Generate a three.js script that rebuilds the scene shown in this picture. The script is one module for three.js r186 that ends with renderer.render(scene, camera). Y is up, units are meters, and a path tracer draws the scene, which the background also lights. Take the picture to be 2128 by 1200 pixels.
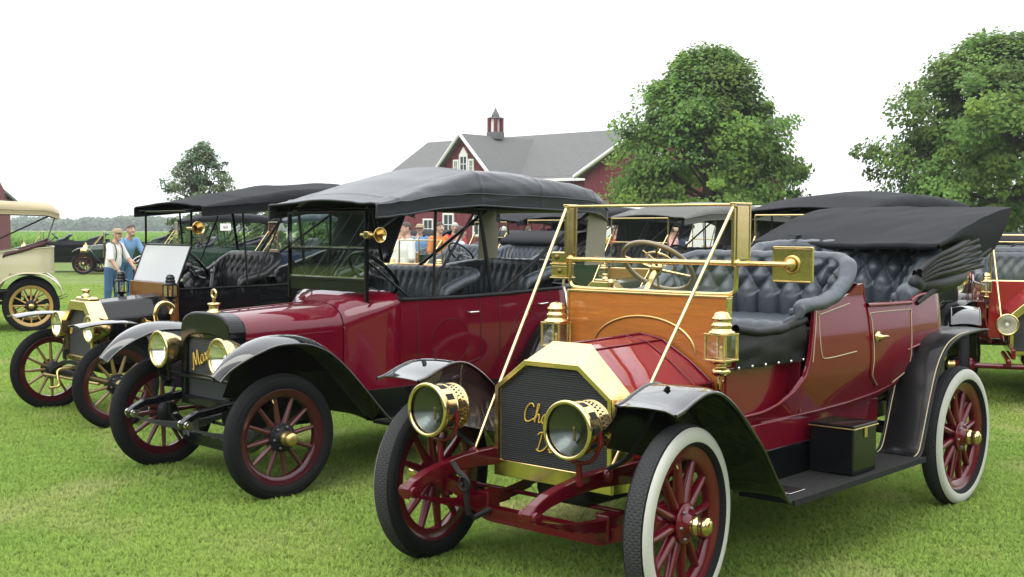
import * as THREE from 'three';
import { mergeGeometries } from 'three/addons/utils/BufferGeometryUtils.js';
import { RoundedBoxGeometry } from 'three/addons/geometries/RoundedBoxGeometry.js';
import { ImprovedNoise } from 'three/addons/math/ImprovedNoise.js';

// ---------------------------------------------------------------- camera, sky, sun, exposure
const scene = new THREE.Scene();
const camera = new THREE.PerspectiveCamera(26.84, 1024 / 577, 0.1, 3000);
camera.position.set(0, 1.6267, 0);
camera.rotation.order = 'YXZ';
camera.rotation.set(-0.0483, 0, 0.0049);

const skyTexture = (() => {
  const w = 256, h = 128, d = new Float32Array(w * h * 4), n = new ImprovedNoise();
  for (let r = 0; r < h; r++) for (let c = 0; c < w; c++) {
    const el = ((r + 0.5) / h - 0.5) * Math.PI, az = (c / w) * Math.PI * 2, i = (r * w + c) * 4;
    const s = Math.max(0, Math.sin(el));
    const cl = n.noise(Math.cos(az) * Math.cos(el) * 2.2, s * 4, Math.sin(az) * Math.cos(el) * 2.2);
    const b = el < 0 ? 0.3 : (0.8 + 0.95 * s) * (1 + 0.08 * cl * s);
    d[i] = b * 0.975; d[i + 1] = b; d[i + 2] = b * 1.03; d[i + 3] = 1;
  }
  const t = new THREE.DataTexture(d, w, h, THREE.RGBAFormat, THREE.FloatType);
  t.mapping = THREE.EquirectangularReflectionMapping; t.magFilter = THREE.LinearFilter; t.minFilter = THREE.LinearFilter;
  t.wrapS = THREE.RepeatWrapping; t.needsUpdate = true;
  return t;
})();
scene.background = skyTexture;
scene.environment = skyTexture;

const sun = new THREE.DirectionalLight(new THREE.Color(1, 0.965, 0.9), 0.9);
sun.position.set(-22, 48, 20);
sun.castShadow = true;
sun.shadow.radius = 70;
sun.shadow.mapSize.set(2048, 2048);
Object.assign(sun.shadow.camera, { left: -40, right: 40, top: 40, bottom: -40, near: 1, far: 160 });
sun.target.position.set(0, 0, -15);
scene.add(sun, sun.target);

const renderer = new THREE.WebGLRenderer({ antialias: true });
renderer.setSize(1024, 577);
renderer.toneMapping = THREE.LinearToneMapping;
renderer.toneMappingExposure = 1.75;
renderer.shadowMap.enabled = true;
scene.fog = new THREE.FogExp2(new THREE.Color(0.86, 0.9, 0.95), 0.00042);

// ---------------------------------------------------------------- helpers
function rng(seed) { let s = seed | 0; return () => { s = (s + 0x6d2b79f5) | 0; let t = Math.imul(s ^ (s >>> 15), 1 | s); t = (t + Math.imul(t ^ (t >>> 7), 61 | t)) ^ t; return ((t ^ (t >>> 14)) >>> 0) / 4294967296; }; }
const perlin = new ImprovedNoise();
const noise = (x, y = 0, z = 0) => perlin.noise(x, y, z);
const fbm = (x, y, z = 0, o = 4) => { let s = 0, a = 1, t = 0; for (let i = 0; i < o; i++) { s += a * noise(x, y, z + i * 7.3); t += a; a *= 0.5; x *= 2.03; y *= 2.03; } return s / t; };
const V = (x, y, z) => new THREE.Vector3(x, y, z);
const clamp = (x, a = 0, b = 1) => Math.min(b, Math.max(a, x));
const mix = (a, b, t) => a + (b - a) * t;
const sstep = (a, b, x) => { const t = clamp((x - a) / (b - a)); return t * t * (3 - 2 * t); };
function lin(t, x) {                                        // piecewise linear table [[x, y], ...], x rising or falling
  const up = t[t.length - 1][0] > t[0][0];
  if (up ? x <= t[0][0] : x >= t[0][0]) return t[0][1];
  for (let i = 1; i < t.length; i++) if (up ? x <= t[i][0] : x >= t[i][0]) return mix(t[i - 1][1], t[i][1], (x - t[i - 1][0]) / (t[i][0] - t[i - 1][0] || 1e-9));
  return t[t.length - 1][1];
}
function clean(g) {
  if (g.index) g = g.toNonIndexed(); else g = g.clone();
  for (const k of Object.keys(g.attributes)) if (!['position', 'normal', 'uv', 'color'].includes(k)) g.deleteAttribute(k);
  if (!g.attributes.normal) g.computeVertexNormals();
  if (!g.attributes.uv) g.setAttribute('uv', new THREE.BufferAttribute(new Float32Array(g.attributes.position.count * 2), 2));
  g.morphAttributes = {};
  return g;
}
const join = (list) => { const a = [].concat(list).flat(9); return a.length === 1 ? a[0] : mergeGeometries(a.map(clean)); };
function part(name, geos, mat, parent, label) {
  const m = new THREE.Mesh(join(geos), mat);
  m.name = name; m.castShadow = m.receiveShadow = true;
  if (label) m.userData.label = label;
  parent.add(m);
  return m;
}
function group(name, parent) { const g = new THREE.Group(); g.name = name; if (parent) parent.add(g); return g; }
const used = {};
const numbered = (n) => { const k = (used[n] = (used[n] ?? -1) + 1); return k ? n + '_' + String(k).padStart(3, '0') : n; };
function tag(o, label, category, grp) { o.userData.label = label; o.userData.category = category; if (grp) o.userData.group = grp; return o; }
function thing(name, label, category, x = 0, z = 0, turn = 0, grp) {
  const o = new THREE.Group(); o.name = numbered(name); o.position.set(x, 0, z); o.rotation.y = turn; scene.add(o);
  return tag(o, label, category, grp);
}
function copyOf(src, name, label, x, z, turn) {
  const o = src.clone(); o.name = numbered(name); o.position.set(x, src.position.y, z); o.rotation.y = turn; o.userData = { ...src.userData, label }; scene.add(o); return o;
}
function struct(name, geos, mat) { const m = part(name, geos, mat, scene); m.userData.kind = 'structure'; return m; }

// geometry makers
const box = (w, h, d, x = 0, y = 0, z = 0, r = 0.006) => (r > 0 ? new RoundedBoxGeometry(w, h, d, 1, Math.min(r, w / 2.1, h / 2.1, d / 2.1)) : new THREE.BoxGeometry(w, h, d)).translate(x, y, z);
function rod(a, b, r0, r1 = r0, seg = 10) {
  const A = V(...a), B = V(...b), l = A.distanceTo(B), g = new THREE.CylinderGeometry(r1, r0, l, seg, 1);
  g.translate(0, l / 2, 0).applyQuaternion(new THREE.Quaternion().setFromUnitVectors(V(0, 1, 0), B.clone().sub(A).normalize())).translate(A.x, A.y, A.z);
  return g;
}
const ball = (r, x, y, z, sx = 1, sy = 1, sz = 1) => new THREE.SphereGeometry(r, 14, 10).scale(sx, sy, sz).translate(x, y, z);
const tube = (pts, r, seg = 0, rad = 8, closed = false, tension = 0.5) => new THREE.TubeGeometry(new THREE.CatmullRomCurve3(pts.map((p) => V(...p)), closed, 'catmullrom', tension), seg || pts.length * 6, r, rad, closed);
const lathe = (pr, seg = 28) => new THREE.LatheGeometry(pr.map((p) => new THREE.Vector2(Math.max(p[0], 1e-4), p[1])), seg);        // about y
const latheZ = (pr, seg = 28) => lathe(pr, seg).rotateX(Math.PI / 2);                                                                // profile (r, z)
const latheX = (pr, seg = 28) => lathe(pr, seg).rotateZ(-Math.PI / 2);                                                               // profile (r, x)
const ring = (R, r, x = 0, y = 0, z = 0, seg = 40, rad = 10) => new THREE.TorusGeometry(R, r, rad, seg).translate(x, y, z);           // in the xy plane
function grid(f, nu, nv, us = 1, vs = 1) {
  const pos = [], uv = [], idx = [];
  for (let i = 0; i <= nu; i++) for (let j = 0; j <= nv; j++) { pos.push(...f(i / nu, j / nv)); uv.push((i / nu) * us, (j / nv) * vs); }
  for (let i = 0; i < nu; i++) for (let j = 0; j < nv; j++) { const a = i * (nv + 1) + j, b = a + nv + 1; idx.push(a, b, a + 1, b, b + 1, a + 1); }
  const g = new THREE.BufferGeometry();
  g.setAttribute('position', new THREE.Float32BufferAttribute(pos, 3)); g.setAttribute('uv', new THREE.Float32BufferAttribute(uv, 2)); g.setIndex(idx);
  g.computeVertexNormals();
  return g;
}
function shell(f, nu, nv, t, us = 1, vs = 1) {               // a sheet with thickness t to its back, with rims
  const a = grid(f, nu, nv, us, vs), P = a.attributes.position, N = a.attributes.normal, back = a.clone();
  const Q = back.attributes.position;
  for (let i = 0; i < P.count; i++) Q.setXYZ(i, P.getX(i) - N.getX(i) * t, P.getY(i) - N.getY(i) * t, P.getZ(i) - N.getZ(i) * t);
  const id = Array.from(back.index.array); for (let i = 0; i < id.length; i += 3) [id[i], id[i + 1]] = [id[i + 1], id[i]];
  back.setIndex(id); back.computeVertexNormals();
  const rimPos = [], at = (i, j) => i * (nv + 1) + j, quad = (p, q) => {
    const A = [P.getX(p), P.getY(p), P.getZ(p)], B = [P.getX(q), P.getY(q), P.getZ(q)], C = [Q.getX(q), Q.getY(q), Q.getZ(q)], D = [Q.getX(p), Q.getY(p), Q.getZ(p)];
    rimPos.push(...A, ...C, ...B, ...A, ...D, ...C);
  };
  for (let j = 0; j < nv; j++) { quad(at(0, j), at(0, j + 1)); quad(at(nu, j + 1), at(nu, j)); }
  for (let i = 0; i < nu; i++) { quad(at(i + 1, 0), at(i, 0)); quad(at(i, nv), at(i + 1, nv)); }
  const rim = new THREE.BufferGeometry(); rim.setAttribute('position', new THREE.Float32BufferAttribute(rimPos, 3)); rim.computeVertexNormals();
  return join([a, back, rim]);
}
function mirrorX(g) {
  const m = clean(g), p = m.attributes.position, n = m.attributes.normal, u = m.attributes.uv;
  for (let i = 0; i < p.count; i++) { p.setX(i, -p.getX(i)); n.setX(i, -n.getX(i)); }
  const sw = (at, k) => { for (let i = 0; i < at.count; i += 3) for (let c = 0; c < k; c++) { const s = at.array, x = s[(i + 1) * k + c]; s[(i + 1) * k + c] = s[(i + 2) * k + c]; s[(i + 2) * k + c] = x; } };
  sw(p, 3); sw(n, 3); sw(u, 2);
  return m;
}
const both = (g) => [g, mirrorX(g)];
function prism(pts, depth, bevel = 0.003, holes = []) {       // outline in xy, extruded to +z
  const s = new THREE.Shape(pts.map((p) => new THREE.Vector2(...p)));
  for (const h of holes) s.holes.push(new THREE.Path(h.map((p) => new THREE.Vector2(...p))));
  return new THREE.ExtrudeGeometry(s, { depth, bevelEnabled: bevel > 0, bevelSize: bevel, bevelThickness: bevel, bevelSegments: 2, curveSegments: 8 });
}
// an outline in (z, y) extruded across x from x0 to x1
const sidePrism = (pts, x0, x1, bevel = 0.003) => prism(pts.map(([z, y]) => [-z, y]), x1 - x0, bevel).rotateY(Math.PI / 2).translate(x0, 0, 0);
const arcPts = (cx, cy, r, a0, a1, n = 10) => Array.from({ length: n + 1 }, (_, i) => { const a = mix(a0, a1, i / n); return [cx + r * Math.cos(a), cy + r * Math.sin(a)]; });

// ---------------------------------------------------------------- textures
function dataTex(n, f, srgb = true, m = n) {
  const d = new Uint8Array(n * m * 4);
  for (let y = 0; y < m; y++) for (let x = 0; x < n; x++) { const c = f(x / n, y / m), i = (y * n + x) * 4; for (let k = 0; k < 3; k++) d[i + k] = clamp((Array.isArray(c) ? c[k] : c)) * 255; d[i + 3] = 255; }
  const t = new THREE.DataTexture(d, n, m); t.wrapS = t.wrapT = THREE.RepeatWrapping; t.magFilter = THREE.LinearFilter; t.minFilter = THREE.LinearMipmapLinearFilter; t.generateMipmaps = true;
  if (srgb) t.colorSpace = THREE.SRGBColorSpace; t.needsUpdate = true;
  return t;
}
const rep = (t, u, v = u) => { const c = t.clone(); c.repeat.set(u, v); c.needsUpdate = true; return c; };
const tileNoise = (u, v, f, z = 0, o = 4) => {                // noise that tiles over 0..1
  const a = u * Math.PI * 2, b = v * Math.PI * 2, r = f / (Math.PI * 2);
  let s = 0, k = 1, t = 0, q = r;
  for (let i = 0; i < o; i++) { s += k * noise(Math.cos(a) * q + 10 + z, Math.sin(a) * q + Math.cos(b) * q * 0.93, Math.sin(b) * q + z * 1.7); t += k; k *= 0.55; q *= 2; }
  return s / t;
};
const grain = dataTex(256, (u, v) => 0.5 + 0.5 * tileNoise(u, v, 24, 2), false);
const leatherBump = dataTex(256, (u, v) => 0.5 + 0.45 * tileNoise(u, v, 40, 5, 3) + 0.15 * tileNoise(u, v, 8, 9, 2), false);
const smudge = dataTex(256, (u, v) => 0.62 + 0.5 * tileNoise(u, v, 7, 4, 5), false);
const rough = (t, lo, hi) => { void lo; void hi; return t; };

// ---------------------------------------------------------------- materials
const std = (r, g, b, roughness = 0.6, metalness = 0, more = {}) => new THREE.MeshStandardMaterial({ color: new THREE.Color().setRGB(r, g, b), roughness, metalness, ...more });
const phy = (r, g, b, roughness, metalness, more) => new THREE.MeshPhysicalMaterial({ color: new THREE.Color().setRGB(r, g, b), roughness, metalness, ...more });
const paint = (r, g, b, cr = 0.03, base = 0.38, coat = 0.9) => phy(r, g, b, base, 0, { specularIntensity: 0.1, clearcoat: coat, clearcoatRoughness: cr, bumpMap: rep(smudge, 1), bumpScale: 0.0004 });
const M = {
  maroon: paint(0.135, 0.0026, 0.0095), maroonDeep: paint(0.112, 0.0016, 0.0105), woodRed: paint(0.095, 0.0025, 0.0085, 0.12, 0.45), blackPaint: paint(0.003, 0.0033, 0.0042, 0.04, 0.38, 0.6),
  brass: phy(0.72, 0.55, 0.27, 0.3, 1, { roughnessMap: rep(smudge, 2), bumpMap: rep(smudge, 1), bumpScale: 0.00025 }),
  brassDull: phy(0.62, 0.46, 0.19, 0.36, 1, {}), brassDark: phy(0.2, 0.14, 0.06, 0.5, 1, {}),
  nickel: phy(0.72, 0.7, 0.66, 0.2, 1, {}), steel: std(0.2, 0.2, 0.21, 0.5, 0.8), iron: phy(0.01, 0.01, 0.011, 0.5, 0.1, { specularIntensity: 0.5 }), darkHole: std(0.006, 0.006, 0.006, 0.9),
  tyre: phy(0.011, 0.011, 0.012, 0.75, 0, { specularIntensity: 0.25, bumpMap: rep(grain, 12, 3), bumpScale: 0.0012 }),
  tyreTread: phy(0.042, 0.042, 0.044, 0.88, 0, { specularIntensity: 0.25, bumpMap: rep(grain, 12, 3), bumpScale: 0.0015 }),
  whiteRubber: std(0.46, 0.46, 0.41, 0.6, 0, { bumpMap: rep(grain, 10, 2), bumpScale: 0.0008 }),
  leather: phy(0.042, 0.053, 0.064, 0.35, 0, { bumpMap: rep(leatherBump, 6, 3), bumpScale: 0.0014, specularIntensity: 0.9 }),
  leatherBlack: phy(0.006, 0.006, 0.007, 0.44, 0, { specularIntensity: 0.6, bumpMap: rep(leatherBump, 5), bumpScale: 0.0016 }),
  canvasTop: phy(0.026, 0.028, 0.034, 0.34, 0, { bumpMap: rep(grain, 30), bumpScale: 0.0004, specularIntensity: 1 }),
  canvasMatt: phy(0.012, 0.013, 0.0155, 0.75, 0, { specularIntensity: 0.3, bumpMap: rep(grain, 40), bumpScale: 0.0006 }),
  khaki: std(0.24, 0.225, 0.17, 0.9, 0, { bumpMap: rep(grain, 20), bumpScale: 0.0006 }),
  tanCanvas: std(0.36, 0.3, 0.185, 0.85), creamPaint: paint(0.45, 0.42, 0.27, 0.06, 0.4), pinstripe: std(0.5, 0.42, 0.25, 0.4),
  glass: phy(1, 1, 1, 0.02, 0, { transmission: 1, thickness: 0, ior: 1.5 }),
  glassGreen: phy(0.88, 0.96, 0.91, 0.03, 0, { transmission: 1, thickness: 0, ior: 1.52 }),
  glassDusty: phy(0.97, 0.98, 1, 0.8, 0, { transmission: 0.85, thickness: 0, ior: 1.7 }),
  mirror: phy(0.9, 0.9, 0.9, 0.06, 1, {}), reflector: phy(0.55, 0.57, 0.55, 0.13, 1, {}),
  rubberMat: phy(0.014, 0.014, 0.014, 0.7, 0, { specularIntensity: 0.4, bumpMap: rep(grain, 20, 6), bumpScale: 0.002 }),
  tanWheel: phy(0.2, 0.15, 0.075, 0.3, 0, { clearcoat: 0.6, clearcoatRoughness: 0.15 }), goldPaint: std(0.62, 0.4, 0.07, 0.4, 0.3), whitePaint: std(0.75, 0.75, 0.72, 0.5),
  naturalWood: paint(0.22, 0.12, 0.036, 0.1, 0.45), lampWhite: std(0.8, 0.79, 0.74, 0.35),
};
M.tyreTreadDark = phy(0.016, 0.016, 0.017, 0.85, 0, { specularIntensity: 0.25, bumpMap: rep(grain, 12, 3), bumpScale: 0.0015 });
M.maroonSeam = std(0.035, 0.002, 0.004, 0.5);
const treadBump = dataTex(64, (u, v) => { const row = Math.floor(v * 6), x = (u * 4 + (row % 2) * 0.5) % 1; return x < 0.3 || (v * 6) % 1 < 0.2 ? 0 : 1; }, false);
M.tyreTread.bumpMap = rep(treadBump, 26, 1); M.tyreTread.bumpScale = 0.003;
Object.assign(M, {
  woodRedB: paint(0.045, 0.004, 0.008, 0.15, 0.5), spokeB: paint(0.08, 0.02, 0.02, 0.15, 0.5), spokeTan: paint(0.2, 0.13, 0.05, 0.15, 0.5), dashDark: paint(0.16, 0.06, 0.018, 0.1, 0.45), woodRedDark: paint(0.05, 0.006, 0.008, 0.12, 0.45), woodGold: paint(0.42, 0.26, 0.08, 0.15, 0.45), leatherBlackSeat: phy(0.022, 0.023, 0.026, 0.36, 0, { bumpMap: rep(leatherBump, 6, 3), bumpScale: 0.0014 }), leatherRed: phy(0.05, 0.012, 0.016, 0.5, 0, {}),
  greenPaint: paint(0.012, 0.035, 0.022), brightRed: paint(0.24, 0.014, 0.014), brownPaint: paint(0.09, 0.04, 0.02), bluePaint: paint(0.012, 0.02, 0.05), greyCanvas: std(0.1, 0.1, 0.092, 0.85), blueCanvas: std(0.035, 0.045, 0.06, 0.8),
});
M.fenderBlack = phy(0.003, 0.0033, 0.0042, 0.12, 0, { specularIntensity: 0.8, clearcoat: 1, clearcoatRoughness: 0.03 });
M.satinBlack = phy(0.003, 0.003, 0.0038, 0.4, 0, { specularIntensity: 0.3, clearcoat: 0.22, clearcoatRoughness: 0.08 });
M.frameRed = paint(0.075, 0.001, 0.006, 0.06, 0.4, 0.7);
M.bonnetRed = paint(0.185, 0.0035, 0.0105, 0.02, 0.3, 1);
M.finGrey = std(0.075, 0.08, 0.088, 0.5, 0.3);
M.lampDark = phy(0.07, 0.08, 0.08, 0.25, 1, {});
M.radiatorCore = (() => {                                        // fine honeycomb relief of the core
  const b = dataTex(64, (u, v) => { const r = Math.floor(v * 8), x = ((u * 8 + (r % 2) * 0.5) % 1) - 0.5, y = v * 8 - r - 0.5; return Math.hypot(x, y * 1.1) < 0.36 ? 0 : 1; }, false);
  return std(0.05, 0.053, 0.058, 0.5, 0.4, { bumpMap: rep(b, 10, 10), bumpScale: 0.004 });
})();
M.dashWood = (() => {
  const t = dataTex(512, (u, v) => {
    const w = fbm(u * 1.3, v * 6, 3, 4), l = Math.sin((v * 9 + w * 3.2) * Math.PI * 2), f = noise(u * 9, v * 190, 3), k = 0.74 + 0.025 * l + 0.13 * w + 0.11 * f + 0.05 * noise(u * 30, v * 420, 8);
    return [0.78 * k + 0.05, 0.485 * k, 0.15 * k];
  });
  return phy(1, 1, 1, 0.42, 0, { map: t, clearcoat: 1, clearcoatRoughness: 0.08 });
})();

const BARN = { x: 2.0, z: -92.8, turn: -0.75, H: 8.9, E: 5.4, D: 5.5, x0: -12, x1: 18, wings: [[0, 6.2, 2.5, 8.5, 3.2], [16.4, 10.4, 2.5, 8.2, 0]] };
// ---------------------------------------------------------------- car components (car axes: x = car's left, y up, z forward, origin under the front axle)
// wheel: axle along x, outer face to +x
function makeWheel(o) {
  const { R, a = 0.05, ax = a, n = 12, white = false, felloe = M.woodRed, spokeMat = M.woodRed, cap = M.brass, hubMat = M.iron, lip = 0.05, lowSeg = false, spokeR = 0.017, tread = M.tyre } = o;
  const w = new THREE.Group(); w.name = 'wheel';
  const seg = lowSeg ? 28 : 64, c = R - a, prof = [];
  for (let i = 0; i <= 22; i++) { const t = mix(-2.55, 2.55, i / 22), k = Math.pow(Math.abs(Math.cos(t)), 0.85) * Math.sign(Math.cos(t)); prof.push([c + a * k, ax * 0.98 * Math.sin(t)]); }
  part('tyre', lowSeg ? latheX(prof, seg) : [latheX(prof, seg), ...[-1, 1].flatMap((q) => [ring(R - a * 1.05, 0.0022, 0, 0, 0, 64, 6), ring(R - a * 0.62, 0.0018, 0, 0, 0, 64, 6)].map((g, i) => g.rotateY(Math.PI / 2).translate(q * ax * (i ? 0.93 : 0.985), 0, 0)))], M.tyre, w);
  if (!lowSeg) part('valve_stem', rod([0.0, R - 2 * a - lip + 0.004, 0.02], [0.012, R - 2 * a - lip - 0.03, 0.02], 0.004), M.brass, w);
  if (!lowSeg) part('tread', latheX(prof.slice(8, 15).map(([r, x]) => [r + 0.0035, x]), seg), tread, w);
  if (white) {
    const wp = []; for (let i = 0; i <= 10; i++) { const t = mix(0.78, 1.9, i / 10); wp.push([c + (a + 0.003) * Math.sign(Math.cos(t)) * Math.pow(Math.abs(Math.cos(t)), 0.85), (ax + 0.003) * 0.98 * Math.sin(t)]); }
    part('whitewall', latheX(wp, seg), M.whiteRubber, w);
  }
  const ri = R - 2 * a;
  part('rim', [latheX([[ri - lip, -0.022], [ri - lip - 0.004, 0], [ri - lip, 0.022], [ri - 0.008, 0.026], [ri + 0.006, 0.034], [ri + 0.014, 0.036], [ri + 0.014, 0.03], [ri + 0.002, 0.02], [ri + 0.002, -0.02], [ri + 0.014, -0.03], [ri + 0.014, -0.036], [ri + 0.006, -0.034], [ri - 0.008, -0.026], [ri - lip, -0.022]], seg)], felloe, w);
  const sp = () => rod([0, 0.06, 0], [0, ri - lip + 0.006, 0], spokeR * 1.25, spokeR * 0.82, lowSeg ? 6 : 10).scale(1.25, 1, 1);
  const sg = sp();
  for (let i = 0; i < n; i++) { const s = part('spoke', sg, spokeMat, w); s.rotation.x = (i / n) * Math.PI * 2; }
  part('hub', [latheX([[0.02, -0.1], [0.07, -0.09], [0.075, -0.05], [0.06, -0.03], [0.055, 0.02], [0.088, 0.024], [0.088, 0.034], [0.08, 0.038], [0.045, 0.042], [0.042, 0.075], [0.03, 0.078]])], hubMat, w);
  if (!lowSeg) part('bolt', Array.from({ length: 6 }, (_, i) => { const t = (i + 0.5) / 6 * Math.PI * 2; return latheX([[0.0001, 0.05], [0.008, 0.048], [0.008, 0.03]], 6).translate(0, Math.cos(t) * 0.066, Math.sin(t) * 0.066); }), M.steel, w).userData.kind = 'stuff';
  part('hub_cap', [latheX([[0.044, 0.07], [0.046, 0.085], [0.04, 0.09], [0.036, 0.105], [0.04, 0.108], [0.04, 0.13], [0.034, 0.136], [0.026, 0.137], [0.024, 0.145], [0.0001, 0.147]], lowSeg ? 12 : 24)], cap, w);
  return w;
}
function putWheels(car, proto, list) {                        // list of [x, z, steer]; wheels at x < 0 are turned round
  const R = proto.userData.R;
  list.forEach(([x, z, st = 0, spin = 0], i) => {
    const w = i ? proto.clone() : proto; car.add(w); w.position.set(x, R, z); w.rotation.order = 'YXZ'; w.rotation.set(spin, (x < 0 ? Math.PI : 0) + st, 0);
  });
}
// a fender: path of [z, y], inner and outer x as numbers or functions of 0..1
function fender(path, x0, x1, { crown = 0.03, n = 70, t = 0.006, bead = 0.008, droop = 0 } = {}) {
  const cv = new THREE.CatmullRomCurve3(path.map(([z, y]) => V(0, y, z)), false, 'catmullrom', 0.5), X0 = typeof x0 === 'function' ? x0 : () => x0, X1 = typeof x1 === 'function' ? x1 : () => x1;
  const at = (u, v, off = 0) => {
    const p = cv.getPointAt(clamp(u)), d = cv.getTangentAt(clamp(u)), ny = Math.abs(d.z), nz = d.y * (d.z < 0 ? 1 : -1);
    const b = crown * (1 - (2 * v - 1) ** 2) - droop * Math.max(0, v - 0.85) / 0.15 + off;
    return [mix(X0(u), X1(u), v), p.y + ny * b, p.z + nz * b];
  };
  const out = [shell((u, v) => at(u, 1 - v), n, 12, t, 4, 1)];
  if (bead) for (const v of [0, 1]) out.push(tube(Array.from({ length: 36 }, (_, i) => at(i / 35, v)), bead, 90, 6));
  return { geo: out, at };
}
// headlamp: centre of the rim at the origin, facing +z
function headlamp(name, parent, [x, y, z], R, style, turn = 0) {
  const h = group(name, parent); h.position.set(x, y, z); h.rotation.y = turn;
  if (style === 'drum') {                                        // brass gas lamp with a vented drum
    part('rim', [ring(R, R * 0.085, 0, 0, 0, 48), latheZ([[R * 1.02, -0.004], [R * 1.04, -0.02], [R * 0.98, -0.03], [R * 0.93, -0.034]], 48)], M.brass, h);
    part('drum', [latheZ([[R * 0.93, -0.03], [R * 0.93, -0.085], [R * 0.97, -0.088], [R * 0.97, -0.096], [R * 0.9, -0.1], [R * 0.9, -0.155], [R * 0.95, -0.158], [R * 0.95, -0.168], [R * 0.8, -0.178], [R * 0.5, -0.2], [0.0001, -0.206]], 48)], M.brass, h);
    const slot = []; for (let i = 0; i < 10; i++) { const t = (i + 0.5) / 10 * Math.PI * 2; slot.push(box(0.03, 0.004, 0.04, 0, R * 0.934, -0.06, 0).rotateZ(t)); }
    for (let i = 0; i < 34; i++) { const t = i / 34 * Math.PI * 2; slot.push(box(0.006, 0.004, 0.009, 0, R * 0.903, -0.118, 0).rotateZ(t), box(0.006, 0.004, 0.009, 0, R * 0.903, -0.14, 0).rotateZ(t + 0.09)); }
    part('vents', slot, M.darkHole, h).userData.kind = 'stuff';
    part('reflector', latheZ(Array.from({ length: 9 }, (_, i) => [R * 0.92 * i / 8, -0.075 + 0.06 * (i / 8) ** 2]), 40), M.lampDark, h);
    part('burner', [rod([0, -0.05, -0.05], [0, 0, -0.05], 0.006), ball(0.009, 0, 0.003, -0.05)], M.brassDark, h);
    part('glass', latheZ([[0.0001, -0.004], [R * 0.6, -0.005], [R * 0.95, -0.008]], 40), M.glass, h);
    part('bracket', [tube([[-R * 0.92, 0, -0.08], [-R * 0.95, -0.06, -0.08], [-R * 0.6, -R * 1.1, -0.08], [0, -R * 1.25, -0.08], [R * 0.6, -R * 1.1, -0.08], [R * 0.95, -0.06, -0.08], [R * 0.92, 0, -0.08]], 0.009, 50), rod([0, -R * 1.25, -0.08], [0, -R * 2.1, -0.09], 0.014)], M.maroonDeep, h);
  } else {                                                       // bullet lamp with a plain bright rim
    part('rim', [ring(R * 0.97, R * 0.1, 0, 0, 0, 44)], M.brass, h);
    part('shell', latheZ([[R * 0.98, -0.005], [R * 0.98, -0.04], [R * 0.9, -0.09], [R * 0.68, -0.15], [R * 0.38, -0.19], [0.0001, -0.205]], 36), style === 'black' ? M.blackPaint : M.brass, h);
    part('reflector', latheZ(Array.from({ length: 9 }, (_, i) => [R * 0.95 * i / 8, -0.085 + 0.075 * (i / 8) ** 2]), 36), phyMirrorWarm, h);
    part('bulb', ball(0.018, 0, 0, -0.055), M.lampWhite, h);
    part('glass', latheZ([[0.0001, 0.012], [R * 0.5, 0.009], [R * 0.95, -0.003]], 36), M.glass, h);
    part('bracket', [rod([0, -R * 0.9, -0.07], [0, -R * 1.75, -0.08], 0.013), box(0.05, 0.02, 0.05, 0, -R * 1.75, -0.08)], M.blackPaint, h);
  }
  return h;
}
const phyMirrorWarm = phy(0.86, 0.84, 0.76, 0.16, 1, {});
// carriage side lamp, foot at the origin, y up, lens faces +z
function sideLamp(name, parent, [x, y, z], s = 1, mat = M.brass) {
  const h = group(name, parent); h.position.set(x, y, z); h.scale.setScalar(s);
  part('font', [lathe([[0.0001, 0], [0.028, 0.002], [0.042, 0.01], [0.046, 0.024], [0.04, 0.034], [0.026, 0.04], [0.024, 0.05], [0.036, 0.056], [0.05, 0.06], [0.05, 0.072]], 28)], mat, h);
  const b = 0.052, fr = [];
  for (const sx of [-1, 1]) for (const sz of [-1, 1]) fr.push(box(0.012, 0.125, 0.012, sx * b, 0.135, sz * b, 0.003));
  for (const yy of [0.076, 0.194]) { fr.push(box(b * 2 + 0.016, 0.011, 0.012, 0, yy, b, 0.003), box(b * 2 + 0.016, 0.011, 0.012, 0, yy, -b, 0.003), box(0.012, 0.011, b * 2, b, yy, 0, 0.003), box(0.012, 0.011, b * 2, -b, yy, 0, 0.003)); }
  fr.push(lathe([[0.05, 0.07], [0.0001, 0.074]], 20));
  part('lantern', fr, mat, h);
  for (const [px, pz, ry] of [[0, b + 0.002, 0], [b + 0.002, 0, 1.5708], [-b - 0.002, 0, 1.5708], [0, -b - 0.002, 0]]) part('pane', new THREE.BoxGeometry(0.094, 0.108, 0.003).rotateY(ry).translate(px, 0.135, pz), M.glass, h);
  part('lens', new THREE.SphereGeometry(0.027, 18, 10).scale(1, 1, 0.35).translate(0, 0.135, b + 0.004), M.glass, h);
  part('burner', [rod([0, 0.075, 0], [0, 0.12, 0], 0.012, 0.008), ball(0.009, 0, 0.128, 0, 1, 1.7, 1)], M.brassDull, h);
  part('chimney', [lathe([[0.064, 0.2], [0.064, 0.207], [0.05, 0.214], [0.047, 0.222], [0.05, 0.228], [0.05, 0.24], [0.042, 0.246], [0.042, 0.258], [0.047, 0.261], [0.047, 0.27], [0.036, 0.279], [0.036, 0.286], [0.026, 0.296], [0.0001, 0.3]], 28)], mat, h);
  return h;
}
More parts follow.
